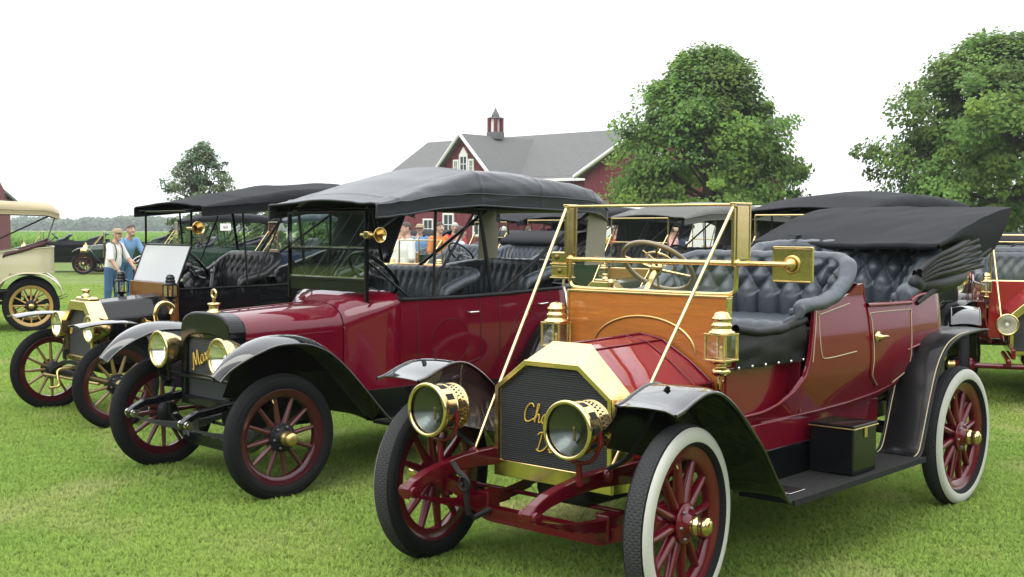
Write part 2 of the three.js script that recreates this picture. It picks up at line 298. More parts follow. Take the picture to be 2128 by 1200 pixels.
// U-shaped plan line from the left arm round the back to the right arm: s in 0..1 -> [x, z, inward normal x, z]
function planU(W, z0, zb, rc) {
  const L1 = z0 - zb - rc, La = rc * Math.PI / 2, L2 = 2 * (W - rc), L = 2 * L1 + 2 * La + L2;
  const f = (s) => {
    let d = clamp(s) * L, sg = 1;
    if (d > L / 2) { d = L - d; sg = -1; }
    let x, z, nx, nz;
    if (d < L1) { x = W; z = z0 - d; nx = -1; nz = 0; }
    else if (d < L1 + La) { const a = (d - L1) / rc; x = W - rc + rc * Math.cos(a); z = zb + rc - rc * Math.sin(a); nx = -Math.cos(a); nz = Math.sin(a); }
    else { x = W - rc - (d - L1 - La); z = zb; nx = 0; nz = 1; }
    return [sg * x, z, sg * nx, nz];
  };
  f.L = L; f.ends = L1 / L;
  return f;
}
// tufted leather back that wraps round as arms. top(z, s) gives the height of the roll, base the height of the cushion
function tuftedBack(name, parent, U, base, top, { thick = 0.11, roll = 0.05, sx = 0.1, depth = 0.02, mat = M.leather, nu = 420, nv = 44, rows = 2 } = {}) {
  const n = Math.round(U.L / sx), ridge = [];
  const f = (s, t) => {
    const [x, z, nx, nz] = U(s), T = top(z, s), H = T - base, end = Math.min(1, Math.min(s, 1 - s) * U.L / 0.06), e = Math.sqrt(1 - (1 - end) ** 2);
    let o, y, nrm = 0;
    if (t < 0.7) {
      const q = t / 0.7; y = base + q * (H - roll * 0.6); o = thick * (0.75 + 0.45 * Math.sin(Math.PI * Math.min(1, q * 1.15)));
      const p = s * n, rowH = Math.max(0.1, (H - 0.05) / (rows + 1.5)), g = (T - roll * 1.2 - y) / rowH;
      const aa = Math.abs(Math.sin(Math.PI * (p + g) / 1)), bb = Math.abs(Math.sin(Math.PI * (p - g) / 1)), dia = Math.sqrt(Math.max(0, aa * bb)), flute = Math.sqrt(Math.abs(Math.sin(Math.PI * p)));
      const k = sstep(rows - 0.05, rows + 0.25, g), pp = rows % 1 === 0 ? flute : Math.sqrt(Math.abs(Math.cos(Math.PI * p)));
      nrm = depth * (mix(dia, pp, k) - 0.4) * sstep(0, 0.06, q) * sstep(0, 0.1, 1 - q) * (0.6 + 0.4 * e) + 0.003 * noise(s * 90, y * 30, 3);
    } else {
      const a = ((t - 0.7) / 0.3) * Math.PI * 1.25, w = thick * 0.42 + roll * 0.2;
      o = w * 0.55 + w * Math.cos(a) * 1.0; y = T - roll * 0.6 + roll * 1.0 * Math.sin(a) + 0.004 * Math.abs(Math.sin(Math.PI * s * n)) * Math.sin(a) + 0.003 * noise(s * 60, t * 6, 1);
    }
    o = (o + nrm) * mix(0.55, 1, e); y = base + (y - base) * mix(0.86, 1, e);
    return [x + nx * o, y, z + nz * o];
  };
  void ridge;
  const g = [grid(f, nu, nv, U.L * 2, 1)];
  for (const s of [0, 1]) { const c = []; for (let j = 0; j <= nv; j++) c.push(f(s, j / nv)); const m = c.reduce((p, q) => [p[0] + q[0] / c.length, p[1] + q[1] / c.length, p[2] + q[2] / c.length], [0, 0, 0]); g.push(grid((u, v) => { const q = c[Math.round(u * nv)]; return [mix(q[0], m[0], v), mix(q[1], m[1], v), mix(q[2], m[2], v) + 0.012 * v]; }, nv, 3)); }
  return part(name, g, mat, parent);
}
function cushion(name, parent, x0, x1, y0, y1, z0, z1, mat = M.leather, sx = 0.1) {
  return part(name, [grid((u, v) => {
    const x = mix(x0, x1, u), z = mix(z0, z1, v), e = Math.pow(clamp(4 * u * (1 - u) * 3) * clamp(4 * v * (1 - v) * 3), 0.35);
    return [x, mix(y0, y1, e) + 0.012 * Math.sqrt(Math.abs(Math.sin(Math.PI * x / sx))) * e, z];
  }, 70, 24, 2, 1), box(x1 - x0 - 0.01, y1 - y0, z1 - z0 > 0 ? z1 - z0 - 0.01 : z0 - z1 - 0.01, (x0 + x1) / 2, y0 - (y1 - y0) / 2 + 0.03, (z0 + z1) / 2, 0.03)], mat, parent);
}
// steering wheel: centre c, column foot f
function steering(parent, c, f, R, rimMat, colMat, hubMat) {
  const g = group('steering_wheel', parent), A = V(...c), d = A.clone().sub(V(...f)).normalize(), q = new THREE.Quaternion().setFromUnitVectors(V(0, 0, 1), d);
  const put = (x) => x.applyQuaternion(q).translate(A.x, A.y, A.z);
  part('rim', put(ring(R, 0.014, 0, 0, 0, 44, 10)), rimMat, g);
  for (let i = 0; i < 4; i++) { const a = i * Math.PI / 2 + 0.5; part('spoke', put(rod([0, 0, -0.02], [Math.cos(a) * R, Math.sin(a) * R, 0], 0.009, 0.006)), hubMat, g); }
  part('hub', put(latheZ([[0.0001, 0.012], [0.03, 0.01], [0.035, -0.01], [0.035, -0.04], [0.0001, -0.045]])), hubMat, g);
  part('quadrant', [put(ring(R * 0.42, 0.006, 0, 0, 0.03, 30, 6)), put(rod([0, 0, 0.02], [R * 0.4, 0.03, 0.035], 0.005)), put(rod([0, 0, 0.02], [-R * 0.3, -0.1, 0.035], 0.005))], hubMat, g);
  part('column', rod(f, c, 0.019), colMat, parent);
}
// bulb horn or gear
function leverSet(parent, x, z, y0, y1, mat) { part('hand_lever', [rod([x, y0, z], [x, y1, z - 0.1], 0.009), ball(0.018, x, y1 + 0.01, z - 0.1, 1, 1.5, 1)], mat, parent); part('hand_lever', [rod([x + 0.045, y0, z + 0.02], [x + 0.045, y1 - 0.06, z - 0.05], 0.009), ball(0.016, x + 0.045, y1 - 0.05, z - 0.05, 1, 1.5, 1)], mat, parent); }
// front axle, leaf springs, rails
function chassis(car, { rt = 0.07, R, track, railX = 0.36, z1 = -3.1, horn = 0.5, railY = 0.52, mat, axleMat = mat, springMat = mat, wb = 2.9, hornY = 0.46, brightTip }) {
  const rails = [];
  for (const s of [-1, 1]) {
    const x = s * railX;
    const hz = horn, up = [[hz + 0.025, hornY + 0.012], [hz - 0.01, hornY + 0.04], [hz * 0.82, hornY + 0.072], [hz * 0.62, railY + 0.06], [hz * 0.4, railY + 0.076], [0.08, railY + 0.085], [-0.4, railY + 0.09], [z1, railY + 0.11]], dn = [[z1, railY + 0.03], [-0.4, railY - 0.01], [0.08, railY + 0.085 - rt * 1.05], [hz * 0.4, railY + 0.076 - rt * 0.95], [hz * 0.62, railY + 0.06 - rt * 0.85], [hz * 0.82, hornY + 0.072 - rt * 0.75], [hz - 0.01, hornY + 0.04 - rt * 0.7], [hz + 0.02, hornY - 0.022]];
    rails.push(sidePrism([...up, ...dn], x - 0.02, x + 0.02, 0.006));
  }
  part('frame_rail', rails[0], mat, car); part('frame_rail', rails[1], mat, car);
  part('cross_member', [box(railX * 2, 0.05, 0.06, 0, railY + 0.04, -0.3)], mat, car);
  for (const s of [-1, 1]) part('spring_eye', [rod([s * railX - 0.045, hornY, horn], [s * railX + 0.045, hornY, horn], 0.026), rod([s * railX - 0.05, hornY, horn], [s * railX + 0.05, hornY, horn], 0.012)], brightTip || mat, car);
  // axle: dropped I-beam with forked ends
  const dz = 0.0, ax = (x) => R - 0.02 - 0.11 * sstep(track / 2 - 0.1, track / 2 - 0.42, Math.abs(x));
  part('front_axle', [shell((u, v) => { const x = mix(-track / 2 + 0.1, track / 2 - 0.1, u); return [x, ax(x) - 0.032 + 0.064 * v, dz + 0.022]; }, 44, 1, 0.008), shell((u, v) => { const x = mix(-track / 2 + 0.1, track / 2 - 0.1, u); return [x, ax(x) + 0.032 - 0.012 * (v > 0.5 ? 0 : 0), dz + 0.028 - 0.056 * v]; }, 44, 2, 0.012), shell((u, v) => { const x = mix(-track / 2 + 0.1, track / 2 - 0.1, u); return [x, ax(x) - 0.022, dz + 0.028 - 0.056 * v]; }, 44, 2, 0.012),
    ...[-1, 1].flatMap((s) => [rod([s * (track / 2 - 0.1), R - 0.085, 0], [s * (track / 2 - 0.1), R + 0.075, 0], 0.024), rod([s * (track / 2 - 0.1), R, 0], [s * (track / 2 - 0.02), R, 0], 0.028)])], axleMat, car);
  part('tie_rod', [rod([-track / 2 + 0.14, R - 0.05, -0.16], [track / 2 - 0.14, R - 0.05, -0.16], 0.011), ...[-1, 1].map((s) => rod([s * (track / 2 - 0.1), R - 0.05, 0], [s * (track / 2 - 0.14), R - 0.05, -0.16], 0.014))], axleMat, car);
  // semi-elliptic springs, front: leaves stacked under the rails
  const leaf = (s, k, zc, half, y0, sag, m) => { const h = half * (1 - k * 0.15); return shell((u, v) => { const t = 2 * u - 1; return [s * railX - 0.022 + 0.044 * v, y0 + sag * (1 - (t * h / half) ** 2) * -1 + sag - sag - k * 0.0085 + 0.0, zc + t * h]; }, 20, 1, 0.007); };
  for (const s of [-1, 1]) {
    part('leaf_spring', Array.from({ length: 6 }, (_, k) => leaf(s, k, 0.0, horn, hornY - 0.01, 0.085)), springMat, car);
    part('spring_clip', [box(0.07, 0.11, 0.09, s * railX, hornY - 0.13, 0, 0.008), rod([s * railX - 0.03, hornY - 0.19, 0.035], [s * railX - 0.03, hornY - 0.07, 0.035], 0.007), rod([s * railX + 0.03, hornY - 0.19, 0.035], [s * railX + 0.03, hornY - 0.07, 0.035], 0.007)], springMat, car);
    part('leaf_spring', Array.from({ length: 5 }, (_, k) => leaf(s, k, -wb, 0.55, R + 0.13, 0.1)), M.iron, car);
  }
  part('rear_axle', [rod([-track / 2, R, -wb], [track / 2, R, -wb], 0.04), latheX([[0.0001, -0.13], [0.11, -0.06], [0.13, 0], [0.11, 0.06], [0.0001, 0.13]], 20).translate(0, R, -wb), rod([0, R, -wb], [0, railY - 0.02, -1.3], 0.03)], M.iron, car);
  part('engine_pan', [box(0.34, 0.2, 0.7, 0, railY - 0.05, -0.45, 0.06), box(0.3, 0.16, 0.8, 0, railY - 0.02, -1.3, 0.05)], M.iron, car);
}
// cursive lettering drawn with tubes: strokes in a 1-unit em
const GLYPH = {
  C: [[[0.62, 0.82], [0.5, 0.98], [0.25, 0.9], [0.08, 0.55], [0.12, 0.12], [0.36, 0.0], [0.62, 0.14], [0.74, 0.2]]],
  D: [[[0.3, 0.92], [0.24, 0.5], [0.14, 0.06], [0.05, 0.1], [0.12, 0.02], [0.4, 0.0], [0.72, 0.3], [0.74, 0.7], [0.5, 0.96], [0.2, 0.98], [0.02, 0.84]]],
  M: [[[0, 0.05], [0.1, 0.0], [0.2, 0.5], [0.3, 0.95], [0.42, 0.35], [0.5, 0.12], [0.64, 0.6], [0.76, 0.96], [0.8, 0.4], [0.86, 0.04], [0.98, 0.12]]],
  h: [[[0, 0.1], [0.2, 0.6], [0.26, 0.95], [0.16, 0.95], [0.12, 0.4], [0.1, 0.0]], [[0.11, 0.2], [0.26, 0.46], [0.36, 0.34], [0.36, 0.06], [0.46, 0.04], [0.54, 0.14]]],
  a: [[[0.42, 0.4], [0.22, 0.48], [0.04, 0.24], [0.14, 0.0], [0.34, 0.12], [0.42, 0.42], [0.42, 0.08], [0.56, 0.12]]],
  l: [[[0, 0.1], [0.2, 0.6], [0.24, 0.95], [0.12, 0.94], [0.1, 0.3], [0.18, 0.0], [0.34, 0.14]]],
  m: [[[0, 0.3], [0.06, 0.46], [0.1, 0.0]], [[0.1, 0.2], [0.24, 0.46], [0.3, 0.3], [0.3, 0.0]], [[0.3, 0.2], [0.46, 0.46], [0.54, 0.3], [0.54, 0.05], [0.68, 0.12]]],
  e: [[[0, 0.14], [0.26, 0.24], [0.28, 0.44], [0.14, 0.48], [0.06, 0.2], [0.16, 0.0], [0.4, 0.12]]],
  r: [[[0, 0.12], [0.12, 0.5], [0.16, 0.44], [0.28, 0.42], [0.26, 0.1], [0.34, 0.02], [0.44, 0.12]]],
  s: [[[0, 0.12], [0.2, 0.5], [0.24, 0.3], [0.28, 0.08], [0.1, 0.02], [0.04, 0.1]], [[0.26, 0.04], [0.44, 0.12]]],
  t: [[[0, 0.12], [0.14, 0.5], [0.18, 0.82], [0.14, 0.2], [0.2, 0.0], [0.34, 0.12]], [[0.04, 0.58], [0.3, 0.62]]],
  o: [[[0.3, 0.46], [0.12, 0.46], [0.04, 0.2], [0.16, 0.0], [0.32, 0.14], [0.3, 0.4], [0.44, 0.4]]],
  i: [[[0, 0.12], [0.12, 0.46], [0.12, 0.1], [0.2, 0.0], [0.3, 0.12]], [[0.14, 0.66], [0.16, 0.68]]],
  x: [[[0.02, 0.42], [0.14, 0.44], [0.26, 0.04], [0.4, 0.08]], [[0.38, 0.46], [0.2, 0.24], [0.02, 0.02]]],
  w: [[[0, 0.4], [0.08, 0.46], [0.08, 0.1], [0.18, 0.02], [0.28, 0.4], [0.3, 0.06], [0.42, 0.04], [0.52, 0.42], [0.6, 0.4]]],
};
const ADV = { C: 0.72, D: 0.86, M: 1.0, m: 0.66, w: 0.58 };
function script(word, size, r, slant = 0.18) {
  const out = []; let x = 0;
  for (const ch of word) { for (const st of GLYPH[ch]) out.push(tube(st.map(([a, b]) => [(x + a + b * slant) * size, b * size, 0]), r, st.length * 5, 5)); x += ADV[ch] ?? (ch === 'h' ? 0.52 : ch === 'a' ? 0.53 : 0.36); }
  return { geos: out, width: x * size };
}

const pair = (name, g, m, parent) => [part(name, g, m, parent), part(name, mirrorX(join(g)), m, parent)];
// ---------------------------------------------------------------- the red brass-era touring car in front
const carA = thing('touring_car', 'open dark red touring car with brass lamps, whitewall tyres and folded top, nearest', 'antique car', 0.1589, -5.4749, -0.7278, 'antique cars parked on the lawn');
(() => {
  const car = carA, R = 0.4116, T = 1.454, WB = 2.95;
  const wh = makeWheel({ R, a: 0.05, ax: 0.06, white: true, hubMat: M.maroonDeep, tread: M.tyreTread, spokeR: 0.018, lip: 0.045 });
  wh.userData.R = R;
  putWheels(car, wh, [[T / 2, 0, 0.1246, 0.1], [-T / 2, 0, 0.1246, 0.4], [T / 2, -WB, 0, 0.2], [-T / 2, -WB, 0, 0]]);
  chassis(car, { R, track: T, railX: 0.355, horn: 0.52, hornY: 0.465, railY: 0.5, rt: 0.058, mat: M.frameRed, wb: WB, z1: -3.15 });

  // radiator
  const rad = group('radiator', car);
  const front = [[-0.344, 0.465], [-0.344, 0.885], [-0.16, 1.02], [0.16, 1.02], [0.344, 0.885], [0.344, 0.465]], back = [[-0.356, 0.455], [-0.356, 0.88], [-0.115, 1.105], [0.115, 1.105], [0.356, 0.88], [0.356, 0.455]];
  const inner = [[-0.325, 0.535], [-0.325, 0.875], [-0.152, 1.0], [0.152, 1.0], [0.325, 0.875], [0.325, 0.535]];
  part('shell', [shell((u, v) => { const t = u * 5, i = Math.min(4, Math.floor(t)), f = t - i; return [mix(mix(front[i][0], front[i + 1][0], f), mix(back[i][0], back[i + 1][0], f), v), mix(mix(front[i][1], front[i + 1][1], f), mix(back[i][1], back[i + 1][1], f), v), mix(-0.035, -0.18, v)]; }, 60, 6, 0.006),
    prism(front, 0.016, 0.004, [inner]).translate(0, 0, -0.05), box(0.65, 0.075, 0.12, 0, 0.5, -0.1, 0.012)], M.brass, rad);
  part('core', prism(inner.map(([x, y]) => [x * 0.995, y]), 0.08, 0).translate(0, 0, -0.135), M.radiatorCore, rad);
  const fins = []; for (let i = 0; i < 46; i++) { const y = 0.542 + i * 0.0101, w = y < 0.875 ? 0.325 : mix(0.325, 0.152, (y - 0.875) / 0.125); fins.push(new THREE.BoxGeometry(w * 2, 0.0022, 0.006).translate(0, y, -0.052)); }
  part('core_fins', fins, M.finGrey, rad).userData.kind = 'stuff';
  const w1 = script('Chalmers', 0.088, 0.0036), w2 = script('Detroit', 0.088, 0.0036);
  part('script_lettering', [...w1.geos.map((g) => g.translate(-w1.width / 2 - 0.01, 0.735, -0.045)), ...w2.geos.map((g) => g.translate(-w2.width / 2 + 0.03, 0.605, -0.045))], M.goldPaint, rad);

  // bonnet
  const sec = (k) => [[-mix(0.35, 0.415, k), 0.6], [-mix(0.352, 0.42, k), mix(0.872, 0.9, k)], [-mix(0.25, 0.29, k), mix(0.97, 1.0, k)], [-mix(0.125, 0.13, k), mix(1.078, 1.09, k)], [-mix(0.06, 0.06, k), mix(1.093, 1.106, k)], [0, mix(1.097, 1.112, k)]];
  const bonnetHalf = (u, v) => { const s = sec(u), t = v * 5, i = Math.min(4, Math.floor(t)), f = t - i; return [mix(s[i][0], s[i + 1][0], f), mix(s[i][1], s[i + 1][1], f), mix(-0.178, -0.735, u)]; };
  part('bonnet', both(shell((u, v) => bonnetHalf(1 - u, v), 12, 40, 0.005)), M.bonnetRed, car);
  part('bonnet_hinge', [rod([0, 1.099, -0.18], [0, 1.115, -0.735], 0.006), ...both(rod([0.353, 0.876, -0.18], [0.422, 0.904, -0.735], 0.005)), ...both(rod([0.126, 1.08, -0.18], [0.131, 1.093, -0.735], 0.0045))], M.maroonDeep, car);
  part('bonnet_trim', [...both(tube([[0.418, 0.62, -0.725], [0.424, 0.9, -0.725], [0.292, 1.003, -0.725], [0.132, 1.094, -0.725], [0, 1.116, -0.725]], 0.006, 60, 6, false, 0.1)), ...both(tube([[0.4, 0.62, -0.6], [0.405, 0.9, -0.6], [0.282, 0.996, -0.6], [0.131, 1.09, -0.6], [0, 1.111, -0.6]], 0.0035, 60, 6, false, 0.1))], M.maroonDeep, car);

  // dash with the arched moulding
  const dash = group('dashboard', car);
  part('panel', box(0.96, 0.62, 0.032, 0, 1.0, -0.765, 0.006), M.dashWood, dash);
  part('arch_moulding', tube(Array.from({ length: 25 }, (_, i) => { const a = Math.PI * i / 24; return [0.31 * Math.cos(a), 1.03 + 0.17 * Math.sin(a), -0.747]; }), 0.006, 60), M.brassDull, dash);
  part('edge_trim', [...both(box(0.012, 0.62, 0.044, 0.484, 1.0, -0.765, 0.004)), box(0.98, 0.012, 0.05, 0, 1.313, -0.768, 0.004)], M.brass, dash);
  sideLamp('side_lamp', car, [0.51, 0.948, -0.66], 1.02).rotation.y = 0.0;
  sideLamp('side_lamp', car, [-0.49, 0.948, -0.66], 1.02).rotation.y = 0.1;
  for (const s of [-1, 1]) part('lamp_bracket', [tube([[s * 0.5, 0.95, -0.66], [s * 0.5, 0.9, -0.66], [s * 0.48, 0.86, -0.7], [s * 0.47, 0.8, -0.75]], 0.009, 20), box(0.012, 0.16, 0.02, s * 0.475, 0.84, -0.745, 0.003)], M.brass, car);

  // windscreen
  const ws = group('windscreen', car), zw = -0.79, y0 = 1.322, y1 = 1.474, y2 = 1.752, wx = 0.507;
  part('lower_frame', [tube([[-wx, y1, zw], [-wx, 1.38, zw], [-wx + 0.01, 1.34, zw], [-wx + 0.05, y0 + 0.004, zw], [-0.3, y0, zw], [0.3, y0, zw], [wx - 0.05, y0 + 0.004, zw], [wx - 0.01, 1.34, zw], [wx, 1.38, zw], [wx, y1, zw]], 0.011, 90)], M.brass, ws);
  part('pane', box(0.99, y1 - y0 - 0.02, 0.005, 0, (y0 + y1) / 2, zw, 0), M.glass, ws);
  part('crossbar', [rod([-0.6, y1, zw + 0.006], [0.79, y1, zw + 0.006], 0.0125, 0.0125, 14), ball(0.022, wx, y1, zw), ball(0.022, -wx, y1, zw)], M.brass, ws);
  part('top_rail', rod([-wx, y2, zw + 0.03], [wx, y2, zw + 0.03], 0.007), M.brass, ws);
  for (const s of [-1, 1]) {
    const dp = s > 0 ? 0.11 : 0.045;
    part('upright', [box(0.016, y2 - y1 + 0.02, 0.018, s * wx, (y1 + y2) / 2, zw + 0.03, 0.004), box(0.012, y2 - y1 - 0.02, dp, s * (wx + 0.004), (y1 + y2) / 2 + 0.005, zw + 0.015 - dp / 2, 0.004), box(0.016, y2 - y1 + 0.015, 0.016, s * wx, (y1 + y2) / 2, zw - dp, 0.004), box(0.03, 0.012, dp + 0.05, s * wx, y2 + 0.005, zw + 0.02 - dp / 2, 0.004)], M.brass, ws);
  }
  part('folded_pane', box(0.98, 0.24, 0.006, 0, 1.605, zw - 0.112, 0), M.glass, ws);
  const braceTop = [0.507, 1.747, -0.76], braceLow = [0.4, 0.572, 0.06];
  for (const s of [-1, 1]) { part('brace_rod', [rod([s * braceTop[0], braceTop[1], braceTop[2]], [s * braceLow[0], braceLow[1], braceLow[2]], 0.0085, 0.0085, 10), ball(0.014, s * braceTop[0], braceTop[1], braceTop[2])], M.brass, car); part('brace_foot', [ball(0.024, s * braceLow[0], braceLow[1], braceLow[2], 1, 1.3, 1), rod([s * braceLow[0], braceLow[1], braceLow[2]], [s * 0.36, 0.54, 0.06], 0.016)], M.maroonDeep, car); }
  const mir = group('mirror', car);
  part('plate', [box(0.2, 0.155, 0.014, 0.785, 1.474, zw - 0.035, 0.006), ...[[0.785, 1.553, 0.2, 0.008], [0.785, 1.395, 0.2, 0.008]].map(([x, y, w, h]) => box(w, h, 0.02, x, y, zw - 0.035, 0.003)), ...[0.687, 0.883].map((x) => box(0.008, 0.16, 0.02, x, 1.474, zw - 0.035, 0.003))], M.brass, mir);
  part('mirror_glass', box(0.185, 0.14, 0.003, 0.785, 1.474, zw - 0.046, 0), M.mirror, mir);
  part('ball_joint', [ball(0.03, 0.785, 1.474, zw - 0.012), ring(0.036, 0.008, 0.785, 1.474, zw - 0.026, 24, 8), rod([0.785, 1.474, zw - 0.012], [0.76, 1.474, zw + 0.006], 0.014)], M.brassDull, mir);
  const bx = group('horn_box', car);
  part('case', [box(0.105, 0.062, 0.07, -0.565, 1.482, zw - 0.01, 0.008), box(0.105, 0.062, 0.07, -0.565, 1.412, zw - 0.01, 0.008), box(0.115, 0.01, 0.08, -0.565, 1.447, zw - 0.01, 0.003), box(0.115, 0.008, 0.08, -0.565, 1.375, zw - 0.01, 0.003)], M.brass, bx);
  part('stalk', tube([[-0.545, 1.37, zw], [-0.55, 1.33, zw], [-0.53, 1.28, zw], [-0.5, 1.22, zw + 0.02]], 0.008, 24), M.nickel, bx);
  for (const [bxx, by] of [[-0.575, 1.485], [-0.555, 1.412]]) part('button', ball(0.014, bxx, by, zw + 0.026), M.brassDark, bx);

  // body tub
  const TOP = [[-0.68, 0.725], [-0.98, 0.737], [-1.1, 0.768], [-1.2, 0.82], [-1.27, 0.9], [-1.31, 1.0], [-1.345, 1.12], [-1.372, 1.222], [-1.4, 1.238], [-1.6, 1.262], [-1.75, 1.3], [-1.85, 1.345], [-1.9, 1.35], [-1.91, 1.345], [-1.918, 1.228], [-2.42, 1.224], [-2.47, 1.24], [-2.55, 1.258], [-3.1, 1.275]];
  const BOT = [[-0.68, 0.66], [-1.0, 0.662], [-1.785, 0.688], [-2.1, 0.715], [-2.3, 0.76], [-2.335, 0.8], [-2.345, 0.955], [-2.5, 0.98], [-2.7, 1.0], [-3.1, 1.04]];
  const WID = [[-0.68, 0.535], [-1.0, 0.56], [-1.3, 0.59], [-1.9, 0.62], [-2.5, 0.65], [-2.8, 0.655]];
  const zEnd = -2.75, rr = 0.3, Lz = 0.68 - zEnd - 1.36, La = rr * Math.PI / 2, Lb = 0.655 - rr, Lt = Lz + La + Lb;
  const bodyAt = (u, v, proud = 0) => {
    const d = u * Lt; let x, z, zz;
    if (d < Lz) { z = -0.68 - d; x = lin(WID, z); zz = z; } else if (d < Lz + La) { const a = (d - Lz) / rr; x = 0.655 - rr + rr * Math.cos(a); z = zEnd - rr * Math.sin(a); zz = z; } else { x = 0.655 - rr - (d - Lz - La); z = zEnd - rr; zz = -3.05; }
    const b = lin(BOT, zz), t = lin(TOP, zz), y = mix(b, t, v), fl = 0.028 * Math.sin(Math.PI * clamp((y - 0.66) / 0.62)) - 0.045 * (1 - sstep(0.62, 0.95, y));
    const k = x > 0 ? 1 : 0; return [Math.max(0, x + (fl + proud) * k), y, z];
  };
  part('body', both(shell((u, v) => bodyAt(u, v), 260, 26, 0.012)), M.maroon, car);
  // inner front panel, floor, cross wall
  pair('scuttle_side', box(0.014, 0.3, 0.6, 0.515, 0.83, -0.99, 0.004), M.maroon, car);
  part('floor', [box(1.02, 0.02, 2.3, 0, 0.7, -1.85, 0.004), box(0.96, 0.02, 0.5, 0, 0.72, -0.98, 0.004)], M.rubberMat, car);
  part('seat_box', [box(1.14, 0.36, 0.02, 0, 0.89, -1.32, 0.004), box(1.16, 0.5, 0.03, 0, 1.1, -1.93, 0.006), box(1.2, 0.34, 0.02, 0, 0.87, -2.5, 0.004)], M.maroonDeep, car);
  // mouldings and pin stripes following the body side
  const line = (pts, r, m, name = 'pinstripe', pr = 0.004) => pair(name, (tube(pts.map(([z, y]) => { const fl = 0.028 * Math.sin(Math.PI * clamp((y - 0.66) / 0.62)) - 0.045 * (1 - sstep(0.62, 0.95, y)); return [lin(WID, z) + fl + pr, y, z]; }), r, 80, 6, false, 0.2)), m, car);
  line([[-1.385, 1.235], [-1.355, 1.12], [-1.322, 1.0], [-1.285, 0.905], [-1.21, 0.83], [-1.1, 0.775], [-0.98, 0.745], [-0.7, 0.733]], 0.008, M.maroon, 'moulding');
  line([[-1.405, 1.235], [-1.375, 1.13], [-1.345, 1.0], [-1.34, 0.97]], 0.003, M.pinstripe, 'pinstripe', 0.004);
  line([[-1.42, 1.215], [-1.44, 0.985], [-1.78, 0.995]], 0.0024, M.pinstripe, 'pinstripe', 0.004); line([[-1.43, 1.205], [-1.74, 1.25]], 0.0024, M.pinstripe, 'pinstripe', 0.004);
  line([[-1.0, 0.69], [-1.4, 0.7], [-1.785, 0.715], [-2.1, 0.745], [-2.31, 0.79]], 0.006, M.maroonDeep, 'moulding');
  line([[-2.35, 0.963], [-2.5, 0.985], [-2.7, 1.005], [-2.78, 1.02]], 0.007, M.maroon, 'moulding');
  line([[-2.43, 1.236], [-2.48, 1.254], [-2.56, 1.268], [-2.74, 1.272]], 0.011, M.maroon, 'moulding');
  // door
  for (const s of [1, -1]) {
    const door = group('rear_door', car), dz0 = -1.925, dz1 = -2.425;
    const edge = (v) => { const y = mix(0.775, 1.222, v), q = 1 - sstep(0, 0.25, v); return [dz0 - 0.1 * q * q - 0.03 * (1 - v), dz1 + 0.16 * q * q + 0.02 * (1 - v), y]; };
    const g = shell((u, v) => { const [a, b, y] = edge(v), z = mix(a, b, u), fl = 0.028 * Math.sin(Math.PI * clamp((y - 0.66) / 0.62)) - 0.045 * (1 - sstep(0.62, 0.95, y)); return [lin(WID, z) + fl + 0.006, y, z]; }, 20, 24, 0.016);
    part('door_panel', s > 0 ? g : mirrorX(g), M.maroon, door);
    const rail = tube([[0.632, 1.232, -1.925], [0.648, 1.229, -2.18], [0.66, 1.228, -2.42]], 0.013, 30);
    part('door_rail', s > 0 ? rail : mirrorX(rail), M.maroon, door);
    const fr = tube([...Array.from({ length: 14 }, (_, i) => [0, i / 13]), ...Array.from({ length: 14 }, (_, i) => [1, 1 - i / 13])].map(([k, v]) => { const [a, b, y] = edge(0.03 + v * 0.9); const z = k ? a - 0.02 : b + 0.02, fl = 0.028 * Math.sin(Math.PI * clamp((y - 0.66) / 0.62)) - 0.045 * (1 - sstep(0.62, 0.95, y)); return [lin(WID, z) + fl + 0.009, y, z]; }).reverse(), 0.0024, 140, 5, false, 0.2);
    part('pinstripe', s > 0 ? fr : mirrorX(fr), M.pinstripe, door);
    const hd = join([latheX([[0.03, 0], [0.03, 0.008], [0.016, 0.012], [0.012, 0.03], [0.0001, 0.032]], 20).translate(0.667, 1.06, -1.985), tube([[0.69, 1.06, -1.985], [0.695, 1.062, -2.02], [0.69, 1.058, -2.06]], 0.009, 16)]);
    part('handle', s > 0 ? hd : mirrorX(hd), M.brass, door);
  }
  // black leather apron closing the front entrance on both sides
  for (const s of [1, -1]) {
    const ap = group('entrance_apron', car);
    const f = (u, v) => { const z = mix(-0.72, -1.325, u), y = mix(0.975, lin([[-0.72, 1.16], [-0.9, 1.135], [-1.1, 1.135], [-1.325, 1.175]], z), v); return [0.545 + 0.035 * u + 0.012 * noise(z * 7, y * 11, 2) + 0.008 * noise(z * 3 + y * 14, y * 5, 5) + 0.012 * Math.sin(v * 3.1), y, z]; };
    const g = shell((u, v) => f(1 - u, v), 44, 30, 0.004, 2, 1), r = tube(Array.from({ length: 16 }, (_, i) => { const p = f(i / 15, 1); return [p[0], p[1] + 0.008, p[2]]; }), 0.022, 50, 10);
    part('leather_sheet', s > 0 ? [g, r] : [mirrorX(g), mirrorX(r)], M.leatherBlack, ap);
    for (let i = 0; i < 6; i++) { const b = ball(0.008, 0.556 + 0.035 * i / 5, 0.984, -0.74 - i * 0.112); part('snap', s > 0 ? b : mirrorX(b), M.nickel, ap); }
  }
  // seats
  const fs = group('front_seat', car);
  tuftedBack('backrest', fs, planU(0.6, -1.27, -1.97, 0.2), 1.06, (z) => lin([[-1.27, 1.268], [-1.5, 1.278], [-1.65, 1.31], [-1.76, 1.37], [-1.86, 1.455], [-1.97, 1.5]], z), { sx: 0.135, depth: 0.062, thick: 0.095, roll: 0.036, rows: 1, nu: 460, nv: 56 });
  cushion('cushion', fs, -0.53, 0.53, 1.06, 1.16, -1.26, -1.88);
  const rs = group('rear_seat', car);
